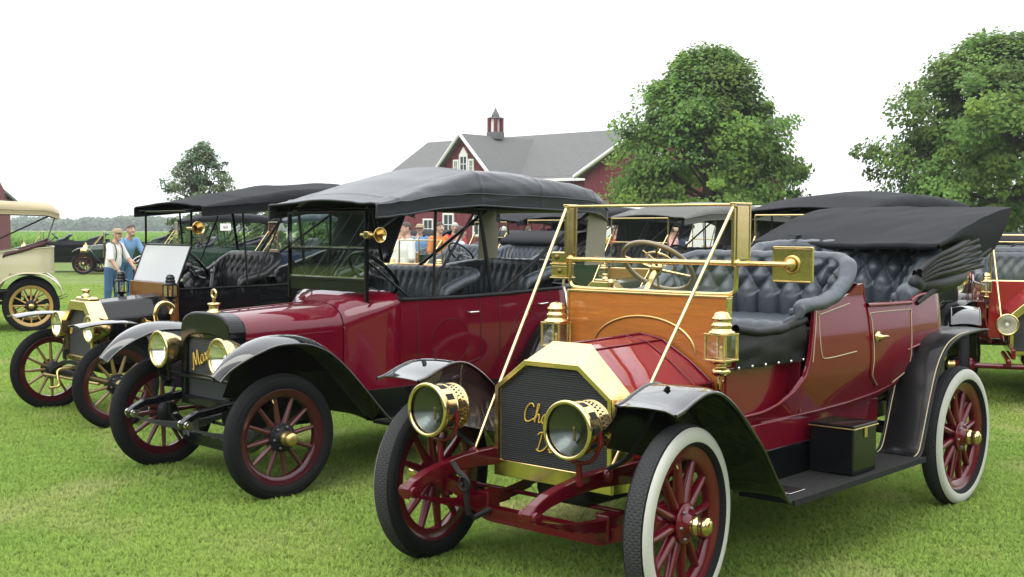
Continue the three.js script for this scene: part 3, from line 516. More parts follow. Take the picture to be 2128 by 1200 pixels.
  tuftedBack('backrest', rs, planU(0.63, -2.46, -3.06, 0.26), 1.06, (z) => lin([[-2.46, 1.3], [-2.6, 1.335], [-2.75, 1.44], [-2.88, 1.53], [-3.06, 1.555]], z), { sx: 0.13, depth: 0.06, thick: 0.13, roll: 0.045, rows: 1, nu: 460, nv: 56 });
  cushion('cushion', rs, -0.56, 0.56, 1.06, 1.17, -2.42, -2.95);

  // fenders and running boards
  const ffPath = [[0.25, 0.912], [0.19, 0.926], [0.11, 0.955], [0.02, 0.978], [-0.07, 0.972], [-0.16, 0.93], [-0.25, 0.865], [-0.35, 0.775], [-0.45, 0.68], [-0.57, 0.53], [-0.66, 0.43], [-0.72, 0.408]];
  const rfPath = [[-2.1, 0.408], [-2.16, 0.43], [-2.21, 0.52], [-2.29, 0.7], [-2.38, 0.87], [-2.5, 0.98], [-2.66, 1.03], [-2.84, 1.045], [-3.0, 1.05], [-3.09, 1.045]];
  for (const s of [1, -1]) {
    const ff = fender(ffPath, 0.58, 0.87, { crown: 0.008, droop: 0.012 }), rf = fender(rfPath, 0.61, 0.85, { crown: 0.01, droop: 0 }), mr = (g) => (s > 0 ? g : g.map(mirrorX));
    part('front_fender', mr(ff.geo), M.fenderBlack, car);
    part('rear_fender', mr(rf.geo), M.satinBlack, car);
    part('fender_apron', mr([shell((u, v) => { const p = ff.at(u, 0); return [mix(0.582, 0.41, v * v), mix(p[1] - 0.004, Math.max(0.5, 0.74 - 0.3 * u), v), p[2]]; }, 40, 10, 0.004), box(0.012, 0.6, 0.8, 0.575, 0.72, -2.72, 0.004)]), M.blackPaint, car);
    part('fender_trim', mr([tube(Array.from({ length: 26 }, (_, i) => rf.at(i / 25 * 0.8, 0.06, 0.004)), 0.0028, 60, 5), tube(Array.from({ length: 26 }, (_, i) => rf.at(i / 25 * 0.8, 0.94, 0.004)), 0.0028, 60, 5)]), M.pinstripe, car);
    part('running_board', mr([box(0.29, 0.022, 1.44, 0.735, 0.4, -1.42, 0.004), box(0.006, 0.03, 1.44, 0.882, 0.4, -1.42, 0.002)]), M.rubberMat, car);
    part('board_valance', mr([box(0.012, 0.16, 1.5, 0.565, 0.48, -1.45, 0.004)]), M.blackPaint, car);
    part('sill_panel', mr([box(0.014, 0.15, 1.56, 0.55, 0.62, -1.46, 0.004)]), M.maroonDeep, car);
    part('fender_iron', mr([tube([[0.4, 0.6, 0.06], [0.52, 0.68, 0.06], [0.66, 0.9, 0.08], [0.72, 0.985, 0.08]], 0.011, 30), tube([[0.38, 0.6, -3.0], [0.56, 0.8, -3.0], [0.72, 1.02, -3.0]], 0.011, 24)]), M.iron, car);
  }
  const bb = group('battery_box', car);
  part('case', box(0.24, 0.235, 0.26, 0.715, 0.53, -1.5, 0.01), M.blackPaint, bb);
  part('lid', [box(0.25, 0.018, 0.27, 0.715, 0.656, -1.5, 0.006)], M.blackPaint, bb);
  part('lid_trim', [rod([0.841, 0.648, -1.365], [0.841, 0.648, -1.635], 0.003), rod([0.59, 0.648, -1.365], [0.841, 0.648, -1.365], 0.003)], M.brassDull, bb);
  part('hasp', [box(0.006, 0.05, 0.03, 0.838, 0.62, -1.5, 0.002)], M.brassDull, bb);
  part('step_plate', box(0.16, 0.006, 0.14, 0.73, 0.416, -0.86, 0.002), M.nickel, car);

  // lamps on forked brackets
  headlamp('headlamp', car, [0.415, 0.806, 0.36], 0.116, 'drum', 0.03);
  headlamp('headlamp', car, [-0.405, 0.806, 0.36], 0.116, 'drum', 0.0);
  // starting crank with its strap
  const cr = group('starting_crank', car);
  part('handle', [rod([-0.16, 0.36, 0.2], [-0.16, 0.34, 0.31], 0.012), tube([[-0.16, 0.345, 0.31], [-0.165, 0.37, 0.33], [-0.175, 0.43, 0.335], [-0.18, 0.49, 0.33]], 0.008, 30), rod([-0.18, 0.485, 0.31], [-0.18, 0.5, 0.37], 0.009)], M.iron, cr);
  part('strap', [tube([[-0.3, 0.57, 0.3], [-0.22, 0.54, 0.34], [-0.175, 0.52, 0.345], [-0.165, 0.44, 0.35], [-0.16, 0.36, 0.34]], 0.012, 40), ring(0.03, 0.007, -0.17, 0.5, 0.36, 20, 6)], M.iron, cr);

  // steering, levers, gauge
  steering(car, [-0.32, 1.43, -1.33], [-0.3, 0.8, -0.79], 0.205, M.tanWheel, M.brass, M.brass);
  leverSet(car, -0.56, -1.12, 0.75, 1.32, M.brass);
  part('dash_coil', [box(0.2, 0.12, 0.07, 0.05, 1.18, -0.82, 0.01)], M.naturalWood, car);

  // folded top: boot over the stacked bows, creased leather at the hinge
  const ft = group('folded_top', car);
  const bootTop = (u, v) => { const x = mix(-0.69, 0.69, u), zf = mix(-2.98, -2.72, sstep(-0.5, 1, x / 0.69)), z = mix(zf, -3.9, v), y = mix(1.565, 1.79, v) + 0.02 * Math.sin(Math.PI * v) + 0.012 * Math.cos(x * 2.2) + 0.012 * noise(x * 2.2, z * 2.2, 4) + 0.006 * noise(x * 7, z * 5, 2) - 0.02 * Math.sin(Math.PI * u) * (1 - v); return [x, y, z]; };
  const bootLow = (u, v) => { const p = bootTop(u, v); return [p[0] * 0.985, p[1] - mix(0.035, 0.3, sstep(0.1, 0.85, v)) + (v > 0.85 ? (v - 0.85) * 0.2 : 0), p[2] + 0.26 * sstep(0.4, 1, v)]; };
  part('boot', [grid((u, v) => bootTop(u, 1 - v), 40, 26, 3, 3), grid(bootLow, 40, 26, 3, 3), grid((u, v) => { const a = bootTop(1, u), b = bootLow(1, u); return [mix(a[0], b[0], v) + 0.012 * Math.sin(v * Math.PI), mix(a[1], b[1], v), mix(a[2], b[2], v)]; }, 26, 8, 3, 1), grid((u, v) => { const a = bootTop(0, u), b = bootLow(0, u); return [mix(a[0], b[0], v) - 0.012 * Math.sin(v * Math.PI), mix(a[1], b[1], v), mix(a[2], b[2], v)]; }, 26, 8, 3, 1), grid((u, v) => { const a = bootTop(u, 1), b = bootLow(u, 1); return [mix(a[0], b[0], v), mix(a[1], b[1], v), mix(a[2], b[2], v) - 0.02 * Math.sin(v * Math.PI)]; }, 40, 8, 3, 1), grid((u, v) => { const a = bootTop(u, 0), b = bootLow(u, 0); return [mix(a[0], b[0], v), mix(a[1], b[1], v), mix(a[2], b[2], v) + 0.01 * Math.sin(v * Math.PI)]; }, 40, 4, 3, 1)], M.canvasMatt, ft);
  for (const s of [1, -1]) {
    const folds = [];
    for (let i = 0; i < 10; i++) {
      const k = i / 9, y0 = 1.33 + 0.02 * k, y1 = mix(1.42, 1.6, k), zz = mix(-3.42, -3.32, k), w = 0.017 + 0.006 * noise(i * 3.1);
      folds.push(tube([[s * (0.62 + 0.03 * (i % 2)), y0 + 0.05 * k, -2.56], [s * (0.655 + 0.02 * (i % 2)), mix(y0 + 0.03, y1 - 0.05, 0.35) + 0.04 * k, -2.72], [s * (0.67 + 0.02 * (i % 2)), mix(y0, y1, 0.6) + 0.03 * k, -2.95], [s * (0.665 + 0.018 * ((i + 1) % 2)), y1, zz]], w, 40, 10));
    }
    folds.push(ball(0.06, s * 0.63, 1.33, -2.56, 0.7, 0.9, 1.2), tube([[s * 0.6, 1.31, -2.6], [s * 0.64, 1.32, -2.85], [s * 0.62, 1.36, -3.2], [s * 0.5, 1.4, -3.35]], 0.055, 40, 10));
    part('creased_leather', folds, M.leatherBlack, ft);
    part('top_bow', [rod([s * 0.66, 1.22, -2.5], [s * 0.67, 1.6, -3.6], 0.014), rod([s * 0.66, 1.22, -2.5], [s * 0.68, 1.52, -3.55], 0.014)], M.iron, ft);
  }
  part('strap', both(box(0.03, 0.005, 0.5, 0.4, 1.6, -3.2, 0.002).rotateX(-0.0)), M.leatherBlack, ft).visible = true;
  part('tail_lamp', [latheZ([[0.0001, -0.06], [0.04, -0.055], [0.045, 0], [0.03, 0.03], [0.0001, 0.035]]).translate(0.5, 0.85, -3.2)], M.brass, car);
  part('fuel_tank', [latheX([[0.0001, -0.5], [0.16, -0.49], [0.17, -0.46], [0.17, 0.46], [0.16, 0.49], [0.0001, 0.5]], 24).translate(0, 0.72, -3.1)], M.maroonDeep, car);
})();
// ---------------------------------------------------------------- canvas tops
// sections along z: [z, half width at the side rail, rail height, shoulder height, centre height]
function canvasTop(name, parent, secs, mat, { wave = 0, nu = 80, nv = 40, valance = 0.07, t = 0.006, seams = [], lining } = {}) {
  const zs = secs.map((s) => s[0]), col = (k) => secs.map((s) => [s[0], s[k]]);
  const sm = (k, z) => { const T = col(k), e = 0.05; return (lin(T, z - e) + lin(T, z) * 2 + lin(T, z + e)) / 4; };
  const f = (u, v, off = 0) => {
    const z = mix(zs[0], zs[zs.length - 1], u), W = sm(1, z), yr = sm(2, z), ys = sm(3, z), yc = sm(4, z), a = v < 0.5 ? v * 2 : 2 - v * 2, sg = v < 0.5 ? -1 : 1;
    let x, y;
    if (a < 0.22) { const q = a / 0.22; x = W; y = mix(yr - valance, yr, q); } else if (a < 0.5) { const q = (a - 0.22) / 0.28; x = W * (1 - 0.22 * q * q); y = mix(yr, ys, Math.sin(q * Math.PI / 2)); } else { const q = (a - 0.5) / 0.5; x = W * 0.78 * (1 - q); y = mix(ys, yc, 1 - (1 - q) ** 2); }
    const rg = (q) => 1 - 2 * Math.abs(q), side = Math.sin(Math.PI * clamp(a * 1.25)), fold = wave * side * (0.55 * rg(noise(z * 1.6 + a * 2.2, a * 5 + 3 * sg, 1)) * sstep(0.75, 0.2, a) + 0.35 * noise(z * 2.2, a * 6 * sg, 1) + 0.25 * rg(noise(z * 4.5 - a * 3, a * 8 + sg, 7)) * sstep(0.8, 0.3, a)) + seams.reduce((q, zz) => q + 0.006 * Math.exp(-(((z - zz) / 0.012) ** 2)) - 0.01 * wave * 40 * Math.exp(-((Math.abs(z - zz) - 0.22) ** 2) / 0.02) * sstep(0.4, 0.8, a), 0);
    return [sg * (x + fold * 0.5 + off), y + fold + off, z];
  };
  part(name, shell((u, v) => f(1 - u, v), nu, nv, t, 3, 2), mat, parent);
  part('edge_binding', [-1, 1].flatMap((sg) => [tube(Array.from({ length: 40 }, (_, i) => f(i / 39, sg < 0 ? 0.002 : 0.998)), 0.008, 90, 6), tube(Array.from({ length: 40 }, (_, i) => { const p = f(i / 39, sg < 0 ? 0.11 : 0.89); return [p[0] * 1.004, p[1] + 0.003, p[2]]; }), 0.005, 90, 5)]).concat([tube(Array.from({ length: 30 }, (_, i) => f(0.002, i / 29)), 0.008, 60, 6)]), mat, parent);
  if (lining) part('lining', grid((u, v) => { const p = f(u, mix(0.1, 0.9, v)); return [p[0] * 0.985, p[1] - 0.014, p[2]]; }, 40, 24), lining, parent);
  return { f, sm };
}
// ---------------------------------------------------------------- the dark red car with its top up, second in the row
const carB = thing('touring_car', 'dark red touring car with raised black top and painted black radiator, second from right', 'antique car', -1.89, -7.727, -0.794, 'antique cars parked on the lawn');
(() => {
  const car = carB, R = 0.378, T = 1.42, WB = 2.62;
  const wh = makeWheel({ R, a: 0.05, felloe: M.woodRedB, spokeMat: M.spokeB, hubMat: M.iron, cap: M.brassDull, lip: 0.035, spokeR: 0.014, tread: M.tyreTreadDark });
  wh.userData.R = R;
  putWheels(car, wh, [[T / 2, 0, 0, 0.15], [-T / 2, 0, 0, 0.5], [T / 2, -WB, 0, 0], [-T / 2, -WB, 0, 0]]);
  chassis(car, { rt: 0.038, R, track: T, railX: 0.335, horn: 0.42, hornY: 0.45, railY: 0.47, mat: M.blackPaint, springMat: M.steel, wb: WB, z1: -2.8, brightTip: M.nickel });
  const rad = group('radiator', car);
  // rounded outline
  const arch = (w, y0, ys, yt, n = 12) => { const L = [[w, y0], [w, ys]]; for (let i = 1; i <= n; i++) { const a = (i / n) * Math.PI / 2; L.push([w * Math.pow(Math.cos(a), 0.62), ys + (yt - ys) * Math.pow(Math.sin(a), 0.75)]); } return [...L, ...L.slice(0, -1).reverse().map(([x, y]) => [-x, y])]; };
  const outA = arch(0.288, 0.5, 0.95, 1.085), inA = arch(0.255, 0.535, 0.86, 0.965);
  part('shell', [prism(outA, 0.1, 0.012, [inA]).translate(0, 0, -0.02), prism(arch(0.255, 0.93, 0.94, 1.06), 0.02, 0.003).translate(0, 0, 0.055)], M.blackPaint, rad);
  part('core', prism(inA, 0.03, 0).translate(0, 0, 0.03), M.radiatorCore, rad);
  part('rail', box(0.5, 0.012, 0.012, 0, 0.69, 0.068, 0.003), M.nickel, rad);
  const w1 = script('Maxwell', 0.108, 0.0045);
  part('script_lettering', w1.geos.map((g) => g.translate(-w1.width / 2, 0, 0).rotateZ(0.42).translate(0, 0.79, 0.072)), M.goldPaint, rad);
  part('filler_cap', [lathe([[0.045, 0], [0.045, 0.014], [0.032, 0.02], [0.03, 0.05], [0.04, 0.055], [0.04, 0.066], [0.015, 0.07]], 20).translate(0, 1.085, 0.02), rod([0, 1.15, 0.02], [0, 1.185, 0.02], 0.01), ring(0.026, 0.008, 0, 1.21, 0.02, 24, 8)], M.brass, rad);
  // bonnet, scuttle and cowl: one cross-section that grows towards the body
  const W = [[-0.02, 0.287], [-0.72, 0.335], [-0.76, 0.35], [-0.85, 0.44], [-0.95, 0.545], [-1.05, 0.6]], YT = [[-0.02, 1.09], [-0.72, 1.13], [-0.76, 1.14], [-0.85, 1.185], [-0.95, 1.215], [-1.05, 1.225]], YS = [[-0.02, 0.93], [-0.72, 0.95], [-0.76, 0.96], [-0.9, 1.05], [-1.05, 1.15]], YB = [[-0.02, 0.6], [-0.7, 0.6], [-0.76, 0.56], [-1.05, 0.56]];
  const smooth = (T, z) => (lin(T, z - 0.05) + lin(T, z) + lin(T, z + 0.05)) / 3;
  const hood = (z, v) => { const a = v < 0.5 ? v * 2 : 2 - v * 2, sg = v < 0.5 ? 1 : -1, w = smooth(W, z), yt = smooth(YT, z), ys = smooth(YS, z), yb = lin(YB, z); if (a < 0.5) return [sg * w, mix(yb, ys, a * 2), z]; const t = (a - 0.5) * Math.PI; return [sg * w * Math.pow(Math.cos(t), 0.7), ys + (yt - ys) * Math.pow(Math.sin(t), 0.8), z]; };
  part('bonnet', shell((u, v) => hood(mix(-0.02, -0.735, u), v), 20, 72, 0.005), M.maroonDeep, car);
  part('cowl', shell((u, v) => hood(mix(-0.742, -1.05, u), v), 26, 72, 0.006), M.maroonDeep, car);
  const louvres = []; for (let i = 0; i < 12; i++) louvres.push(box(0.008, 0.16, 0.014, 0.322 + 0.0008 * i, 0.76, -0.14 - i * 0.042, 0.003).rotateY(0));
  part('louvre', louvres.flatMap((g) => both(g)), M.maroonDeep, car).userData.kind = 'stuff';
  part('bonnet_hinge', [rod([0, 1.098, -0.02], [0, 1.136, -0.735], 0.005), ...both(rod([0.285, 0.935, -0.02], [0.333, 0.955, -0.735], 0.004))], M.maroonDeep, car);
  // open body
  const TOPB = [[-1.03, 1.16], [-1.6, 1.162], [-2.0, 1.172], [-2.4, 1.19], [-3, 1.2]], zE = -2.52, rr = 0.36, Wd = (z) => lin([[-1.03, 0.6], [-1.6, 0.625], [-2.3, 0.63], [-2.9, 0.62]], z), Lz = -zE - 1.03, La = rr * Math.PI / 2, Lb = 0.625 - rr, Lt = Lz + La + Lb;
  const bodyAt = (u, v, p = 0) => { const d = u * Lt; let x, z, k = 1; if (d < Lz) { z = -1.03 - d; x = Wd(z); } else if (d < Lz + La) { const a = (d - Lz) / rr; x = 0.628 - rr + rr * Math.cos(a); z = zE - rr * Math.sin(a); } else { x = 0.628 - rr - (d - Lz - La); z = zE - rr; k = 0; } const y = mix(0.56 + 0.1 * sstep(-2.0, -2.5, z), lin(TOPB, z), v); return [Math.max(0, x + k * (0.03 * Math.sin(Math.PI * clamp((y - 0.52) / 0.75)) - 0.025 + p)), y, z]; };
  part('body', both(shell((u, v) => bodyAt(u, v), 90, 22, 0.012)), M.maroonDeep, car);
  part('body_moulding', both([tube(Array.from({ length: 40 }, (_, i) => bodyAt(i / 39, 1, -0.004)), 0.015, 160, 8), tube(Array.from({ length: 12 }, (_, i) => { const t = i / 11; return [mix(0.6, 0.0, t), 1.16 + 0.072 * Math.sin(t * Math.PI / 2), -1.035 - 0.02 * t]; }), 0.012, 40, 8)].map(clean).reduce((a, b) => join([a, b]))), M.leatherBlack, car);
  for (const s of [1, -1]) for (const [a, b, nm] of [[0.06, 0.3, 'front_door'], [0.38, 0.6, 'rear_door']]) {
    const pts = [...Array.from({ length: 12 }, (_, i) => [a, 1 - i / 11 * 0.72]), ...Array.from({ length: 12 }, (_, i) => [mix(a, b, i / 11), 0.28 - 0.08 * Math.sin(Math.PI * i / 11)]), ...Array.from({ length: 12 }, (_, i) => [b, 0.28 + i / 11 * 0.72])].map(([u, v]) => bodyAt(u, v, 0.001));
    const g = tube(pts, 0.0035, 160, 5, false, 0.1), d = group(nm, car);
    part('door_seam', s > 0 ? g : mirrorX(g), M.maroonSeam, d);
    const h = tube([bodyAt(b - 0.05, 0.82, 0.004), bodyAt(b - 0.045, 0.82, 0.03), bodyAt(b - 0.02, 0.82, 0.032)], 0.007, 14);
    part('handle', s > 0 ? h : mirrorX(h), M.nickel, d);
    const oval = tube(Array.from({ length: 25 }, (_, i) => { const t = i / 24 * Math.PI * 2; return bodyAt((a + b) / 2 + (b - a) * 0.3 * Math.cos(t), 0.5 + 0.26 * Math.sin(t), 0.0012); }), 0.0016, 100, 4);
    part('pinstripe', s > 0 ? oval : mirrorX(oval), M.maroonSeam, d);
  }
  part('floor', box(1.1, 0.02, 1.7, 0, 0.6, -1.85, 0.004), M.rubberMat, car);
  const fs = group('front_seat', car), rs = group('rear_seat', car);
  tuftedBack('backrest', fs, planU(0.585, -1.42, -1.82, 0.16), 0.95, (z) => lin([[-1.42, 1.21], [-1.6, 1.28], [-1.82, 1.34]], z), { sx: 0.085, depth: 0.024, thick: 0.1, roll: 0.04, nu: 260, nv: 30, rows: 0 });
  cushion('cushion', fs, -0.5, 0.5, 0.94, 1.02, -1.34, -1.76, M.leather, 0.085);
  tuftedBack('backrest', rs, planU(0.6, -2.2, -2.84, 0.3), 0.95, (z) => lin([[-2.2, 1.26], [-2.45, 1.33], [-2.84, 1.38]], z), { sx: 0.085, depth: 0.024, thick: 0.12, roll: 0.045, nu: 280, nv: 30, rows: 0 });
  cushion('cushion', rs, -0.52, 0.52, 0.94, 1.04, -2.18, -2.72, M.leather, 0.085);
  steering(car, [-0.3, 1.3, -1.5], [-0.28, 0.8, -0.98], 0.21, M.blackPaint, M.iron, M.steel);
  leverSet(car, -0.05, -1.2, 0.6, 1.08, M.iron);
  part('instrument_panel', box(0.9, 0.16, 0.02, 0, 1.12, -1.07, 0.006), M.iron, car);
  // windscreen
  const ws = group('windscreen', car), zw = -0.86, yb = 1.285, ym = 1.5, yt = 1.75, wx = 0.445;
  part('frame', [...[-1, 1].flatMap((s) => [box(0.02, yt - 1.14, 0.03, s * wx, (yt + 1.14) / 2, zw, 0.005), rod([s * wx, 1.42, zw], [s * 0.52, 1.17, zw - 0.3], 0.008)]), box(2 * wx, 0.022, 0.024, 0, yb, zw, 0.004), box(2 * wx, 0.014, 0.02, 0, ym - 0.008, zw, 0.003), box(2 * wx, 0.02, 0.024, 0, yt - 0.01, zw, 0.004), box(2 * wx, 0.07, 0.012, 0, yb - 0.045, zw, 0.003)], M.blackPaint, ws);
  part('pane', box(2 * wx - 0.02, ym - yb - 0.03, 0.005, 0, (yb + ym) / 2, zw, 0), M.glassGreen, ws);
  part('pane', box(2 * wx - 0.02, yt - ym - 0.03, 0.005, 0, 0, 0, 0).rotateX(-0.06).translate(0, (ym + yt) / 2, zw + 0.012), M.glassGreen, ws);
  part('pane_edge', [box(2 * wx - 0.03, 0.006, 0.008, 0, ym + 0.006, zw + 0.004, 0), box(2 * wx - 0.03, 0.006, 0.008, 0, yb + 0.016, zw + 0.004, 0)], M.nickel, ws);
  const hn = group('bulb_horn', car);                             // brass horn on the windscreen post
  part('bell', latheX([[0.012, -0.16], [0.014, -0.06], [0.022, -0.01], [0.05, 0.04], [0.052, 0.045], [0.046, 0.044], [0.018, -0.01]], 24).translate(0.56, 1.59, zw + 0.01), M.brass, hn);
  part('clamp', [box(0.05, 0.05, 0.04, 0.47, 1.59, zw + 0.01, 0.008)], M.brass, hn);
  headlamp('headlamp', car, [0.37, 0.84, 0.21], 0.115, 'brass');
  headlamp('headlamp', car, [-0.37, 0.84, 0.21], 0.115, 'brass');
  part('lamp_bar', rod([-0.37, 0.68, 0.12], [0.37, 0.68, 0.12], 0.012), M.blackPaint, car);
  // fenders
  const tip = (u) => 0.5 - 0.5 * Math.cos(Math.PI * clamp(u / 0.2)), ff = [[0.42, 0.745], [0.36, 0.81], [0.26, 0.885], [0.13, 0.935], [0, 0.945], [-0.14, 0.93], [-0.28, 0.87], [-0.42, 0.755], [-0.57, 0.6], [-0.7, 0.46], [-0.8, 0.375]];
  const rf = [[-1.9, 0.375], [-2.0, 0.44], [-2.1, 0.62], [-2.22, 0.82], [-2.38, 0.95], [-2.6, 0.99], [-2.82, 0.95], [-2.98, 0.82], [-3.06, 0.66]];
  for (const s of [1, -1]) {
    const mr = (g) => (s > 0 ? g : g.map(mirrorX));
    const a = fender(ff, (u) => mix(0.66, 0.58, tip(u)), (u) => mix(0.74, 0.84, tip(u)), { crown: 0.05, droop: 0.0 }), b = fender(rf, 0.6, 0.84, { crown: 0.05 });
    part('front_fender', mr(a.geo), M.fenderBlack, car); part('rear_fender', mr(b.geo), M.blackPaint, car);
    part('fender_apron', mr([shell((u, v) => { const p = a.at(mix(0.2, 1, u), 0); return [mix(p[0] + 0.002, 0.36, v), mix(p[1] - 0.004, 0.6 - 0.2 * u, v), p[2]]; }, 40, 8, 0.004)]), M.blackPaint, car);
    part('running_board', mr([box(0.24, 0.02, 1.12, 0.72, 0.372, -1.35, 0.004), box(0.005, 0.026, 1.12, 0.842, 0.372, -1.35, 0.002)]), M.rubberMat, car);
    part('board_valance', mr([box(0.01, 0.2, 1.2, 0.585, 0.48, -1.35, 0.003)]), M.blackPaint, car);
  }
  // raised top
  const tp = group('folding_top', car);
  canvasTop('canvas', tp, [[-0.8, 0.62, 1.775, 1.79, 1.83], [-0.98, 0.645, 1.79, 1.835, 1.875], [-1.3, 0.655, 1.84, 1.93, 1.985], [-1.7, 0.66, 1.87, 2.035, 2.085], [-2.05, 0.66, 1.86, 2.03, 2.09], [-2.5, 0.665, 1.85, 2.0, 2.06], [-2.85, 0.67, 1.84, 1.955, 2.01], [-3.02, 0.64, 1.81, 1.9, 1.94], [-3.1, 0.6, 1.76, 1.82, 1.84]], M.canvasTop, { wave: 0.024, valance: 0.075, nu: 170, nv: 72, seams: [-0.98, -1.7, -2.3, -2.9] });
  part('rolled_curtain', rod([-0.58, 1.8, -3.05], [0.58, 1.8, -3.05], 0.035), M.khaki, tp);
  pair('quarter_curtain', grid((u, v) => [0.6 + 0.02 * v, mix(1.36, 1.86, v), mix(-2.84, -3.06, u) - 0.03 * v + 0.012 * Math.sin(u * 12)], 16, 8), M.khaki, tp);
  for (const s of [1, -1]) {
    const x = s * 0.6;
    part('top_bow', [rod([x, 1.16, -1.86], [x, 1.85, -1.72], 0.016, 0.014), rod([x, 1.16, -1.9], [x, 1.8, -2.95], 0.014)], M.iron, tp);
    part('top_strut', [rod([x, 1.74, -1.68], [x * 0.99, 1.28, -1.33], 0.009), rod([x, 1.77, -1.33], [x, 1.17, -1.31], 0.01)], M.iron, tp);
    part('front_strap', [rod([s * 0.45, 1.77, -0.86], [s * 0.61, 1.8, -1.65], 0.011)], M.iron, tp);
    part('side_rail', rod([s * 0.61, 1.762, -0.85], [s * 0.635, 1.79, -2.9], 0.012), M.iron, tp);
  }
  part('roof_bow', [-0.98, -1.7, -2.3, -2.9].map((z) => { const y = lin([[-0.98, 1.85], [-1.7, 2.05], [-2.3, 2.04], [-2.9, 1.96]], z); return tube([[-0.61, y - 0.12, z], [-0.4, y - 0.02, z], [0, y + 0.012, z], [0.4, y - 0.02, z], [0.61, y - 0.12, z]], 0.012, 30); }), M.khaki, tp);
})();
// ---------------------------------------------------------------- a general touring car for the other cars on the lawn
const carMat = {};
function touringCar(thingGroup, o) {
  const car = thingGroup, { R = 0.38, T = 1.42, WB = 2.7, col = M.blackPaint, fend = M.blackPaint, wheelMat = M.woodRed, spokeMat = wheelMat, radMat = M.brass, seat = M.leather, lampMat = M.brass, low = true, frame = M.iron, top = 'up', topMat = M.canvasMatt, dashM = M.naturalWood, nSp = 12, white = false, radW = 0.31, lampR = 0.11, wsTilt = 0, wsMat = M.glass, len = 0, cap = M.brassDull } = o;
  const wh = makeWheel({ R, a: o.tyreA ?? 0.045, felloe: wheelMat, spokeMat, hubMat: frame, cap, n: nSp, lowSeg: low, lip: 0.035, spokeR: 0.013, white });
  wh.userData.R = R;
  putWheels(car, wh, [[T / 2, 0, o.steer || 0, 0.2], [-T / 2, 0, o.steer || 0, 0.5], [T / 2, -WB, 0, 0], [-T / 2, -WB, 0, 0]]);
  if (low || o.noHorns) {
    part('front_axle', [rod([-T / 2, R, 0], [T / 2, R, 0], 0.026), ...[-1, 1].map((s) => (o.noHorns ? rod([s * 0.5, R, 0], [s * 0.1, R + 0.05, -1.1], 0.016) : box(0.045, 0.06, 0.9, s * 0.34, R + 0.08, 0, 0.02)))], frame, car);
    part('frame_rail', [...[-1, 1].map((s) => box(0.04, 0.09, WB + (o.noHorns ? 0.1 : 0.8), s * 0.3, 0.53, -WB / 2, 0.01)), rod([-T / 2, R, -WB], [T / 2, R, -WB], 0.04), box(0.4, 0.2, 1.4, 0, 0.48, -0.8, 0.05)], frame, car);
  } else chassis(car, { R, track: T, railX: 0.335, horn: 0.4, hornY: 0.45, railY: 0.48, mat: frame, wb: WB, z1: -2.8 });
  const zd = o.zd ?? -0.64;
  // radiator
  const rad = group('radiator', car), f = [[-radW, 0.5], [-radW, 0.86], [-radW * 0.5, 1.0], [radW * 0.5, 1.0], [radW, 0.86], [radW, 0.5]], inn = f.map(([x, y]) => [x * 0.9, y > 0.55 ? mix(0.5, y, 0.86) : 0.53]);
  part('shell', [prism(f, 0.13, 0.008, [inn]).translate(0, 0, -0.1), box(radW * 0.96, 0.05, 0.1, 0, 1.015, -0.05, 0.02)], radMat, rad);
  part('core', prism(inn, 0.04, 0).translate(0, 0, -0.04), M.radiatorCore, rad);
  part('filler_cap', [lathe([[0.04, 0], [0.04, 0.02], [0.028, 0.028], [0.028, 0.05], [0.036, 0.055], [0.036, 0.068], [0.0001, 0.074]], 16).translate(0, 1.035, -0.04)], radMat, rad);
  if (o.sign) part('script_lettering', script(o.sign, 0.1, 0.006).geos.map((g) => g.translate(-0.16, 0.72, 0.036)), M.goldPaint, rad);
  const sec = (k) => [[-mix(radW, radW + 0.05, k), 0.58], [-mix(radW, radW + 0.06, k), mix(0.86, 0.89, k)], [-mix(radW * 0.55, 0.2, k), mix(0.995, 1.035, k)], [0, mix(1.005, 1.055, k)]];
  const bh = (u, v) => { const s = sec(u), t = v * 3, i = Math.min(2, Math.floor(t)), q = t - i; return [mix(s[i][0], s[i + 1][0], q), mix(s[i][1], s[i + 1][1], q), mix(-0.1, zd, u)]; };
  part('bonnet', both(shell((u, v) => bh(1 - u, v), 4, 24, 0.005)), o.bonnet || col, car);
  part('dashboard', [box(0.94, 0.56, 0.03, 0, 0.87, zd - 0.02, 0.006)], dashM, car);
  // body
  const zf = zd - 0.03, zr = -WB - 0.35 - len, TOP = o.bodyTop || [[zf, 1.1], [-0.95, 1.105], [-1.3, 1.12], [-1.65, 1.18], [-1.75, 1.13], [-2.2, 1.14], [-2.4, 1.2], [-3.4, 1.22]], rr = 0.3, W0 = o.bodyW || 0.58, zE = zr + rr, Lz = zf - zE, La = rr * Math.PI / 2, Lt = Lz + La + W0 - rr;
  const body = (u, v) => { const d = u * Lt; let x, z, k = 1; if (d < Lz) { z = zf - d; x = mix(0.47, W0, sstep(zf, zf - 0.7, z)); } else if (d < Lz + La) { const a = (d - Lz) / rr; x = W0 - rr + rr * Math.cos(a); z = zE - rr * Math.sin(a); } else { x = W0 - rr - (d - Lz - La); z = zr; k = 0; } const b = lin([[zf, 0.54], [-WB + 0.5, 0.6], [-WB + 0.3, 0.92], [-9, 0.98]], z), y = mix(b, lin(TOP, z), v); return [Math.max(0, x + k * (0.03 * Math.sin(Math.PI * clamp((y - 0.52) / 0.7)) - 0.03 * (1 - sstep(0.55, 0.8, y)))), y, z]; };
  part('body', both(shell((u, v) => body(u, v), 60, 12, 0.012)), col, car);
  part('body_moulding', both([tube(Array.from({ length: 40 }, (_, i) => body(i / 39, 1)), 0.011, 100, 6), tube(Array.from({ length: 30 }, (_, i) => body(i / 29, 0)), 0.008, 60, 5)].map(clean).reduce((a, b) => join([a, b]))), o.trim || col, car);
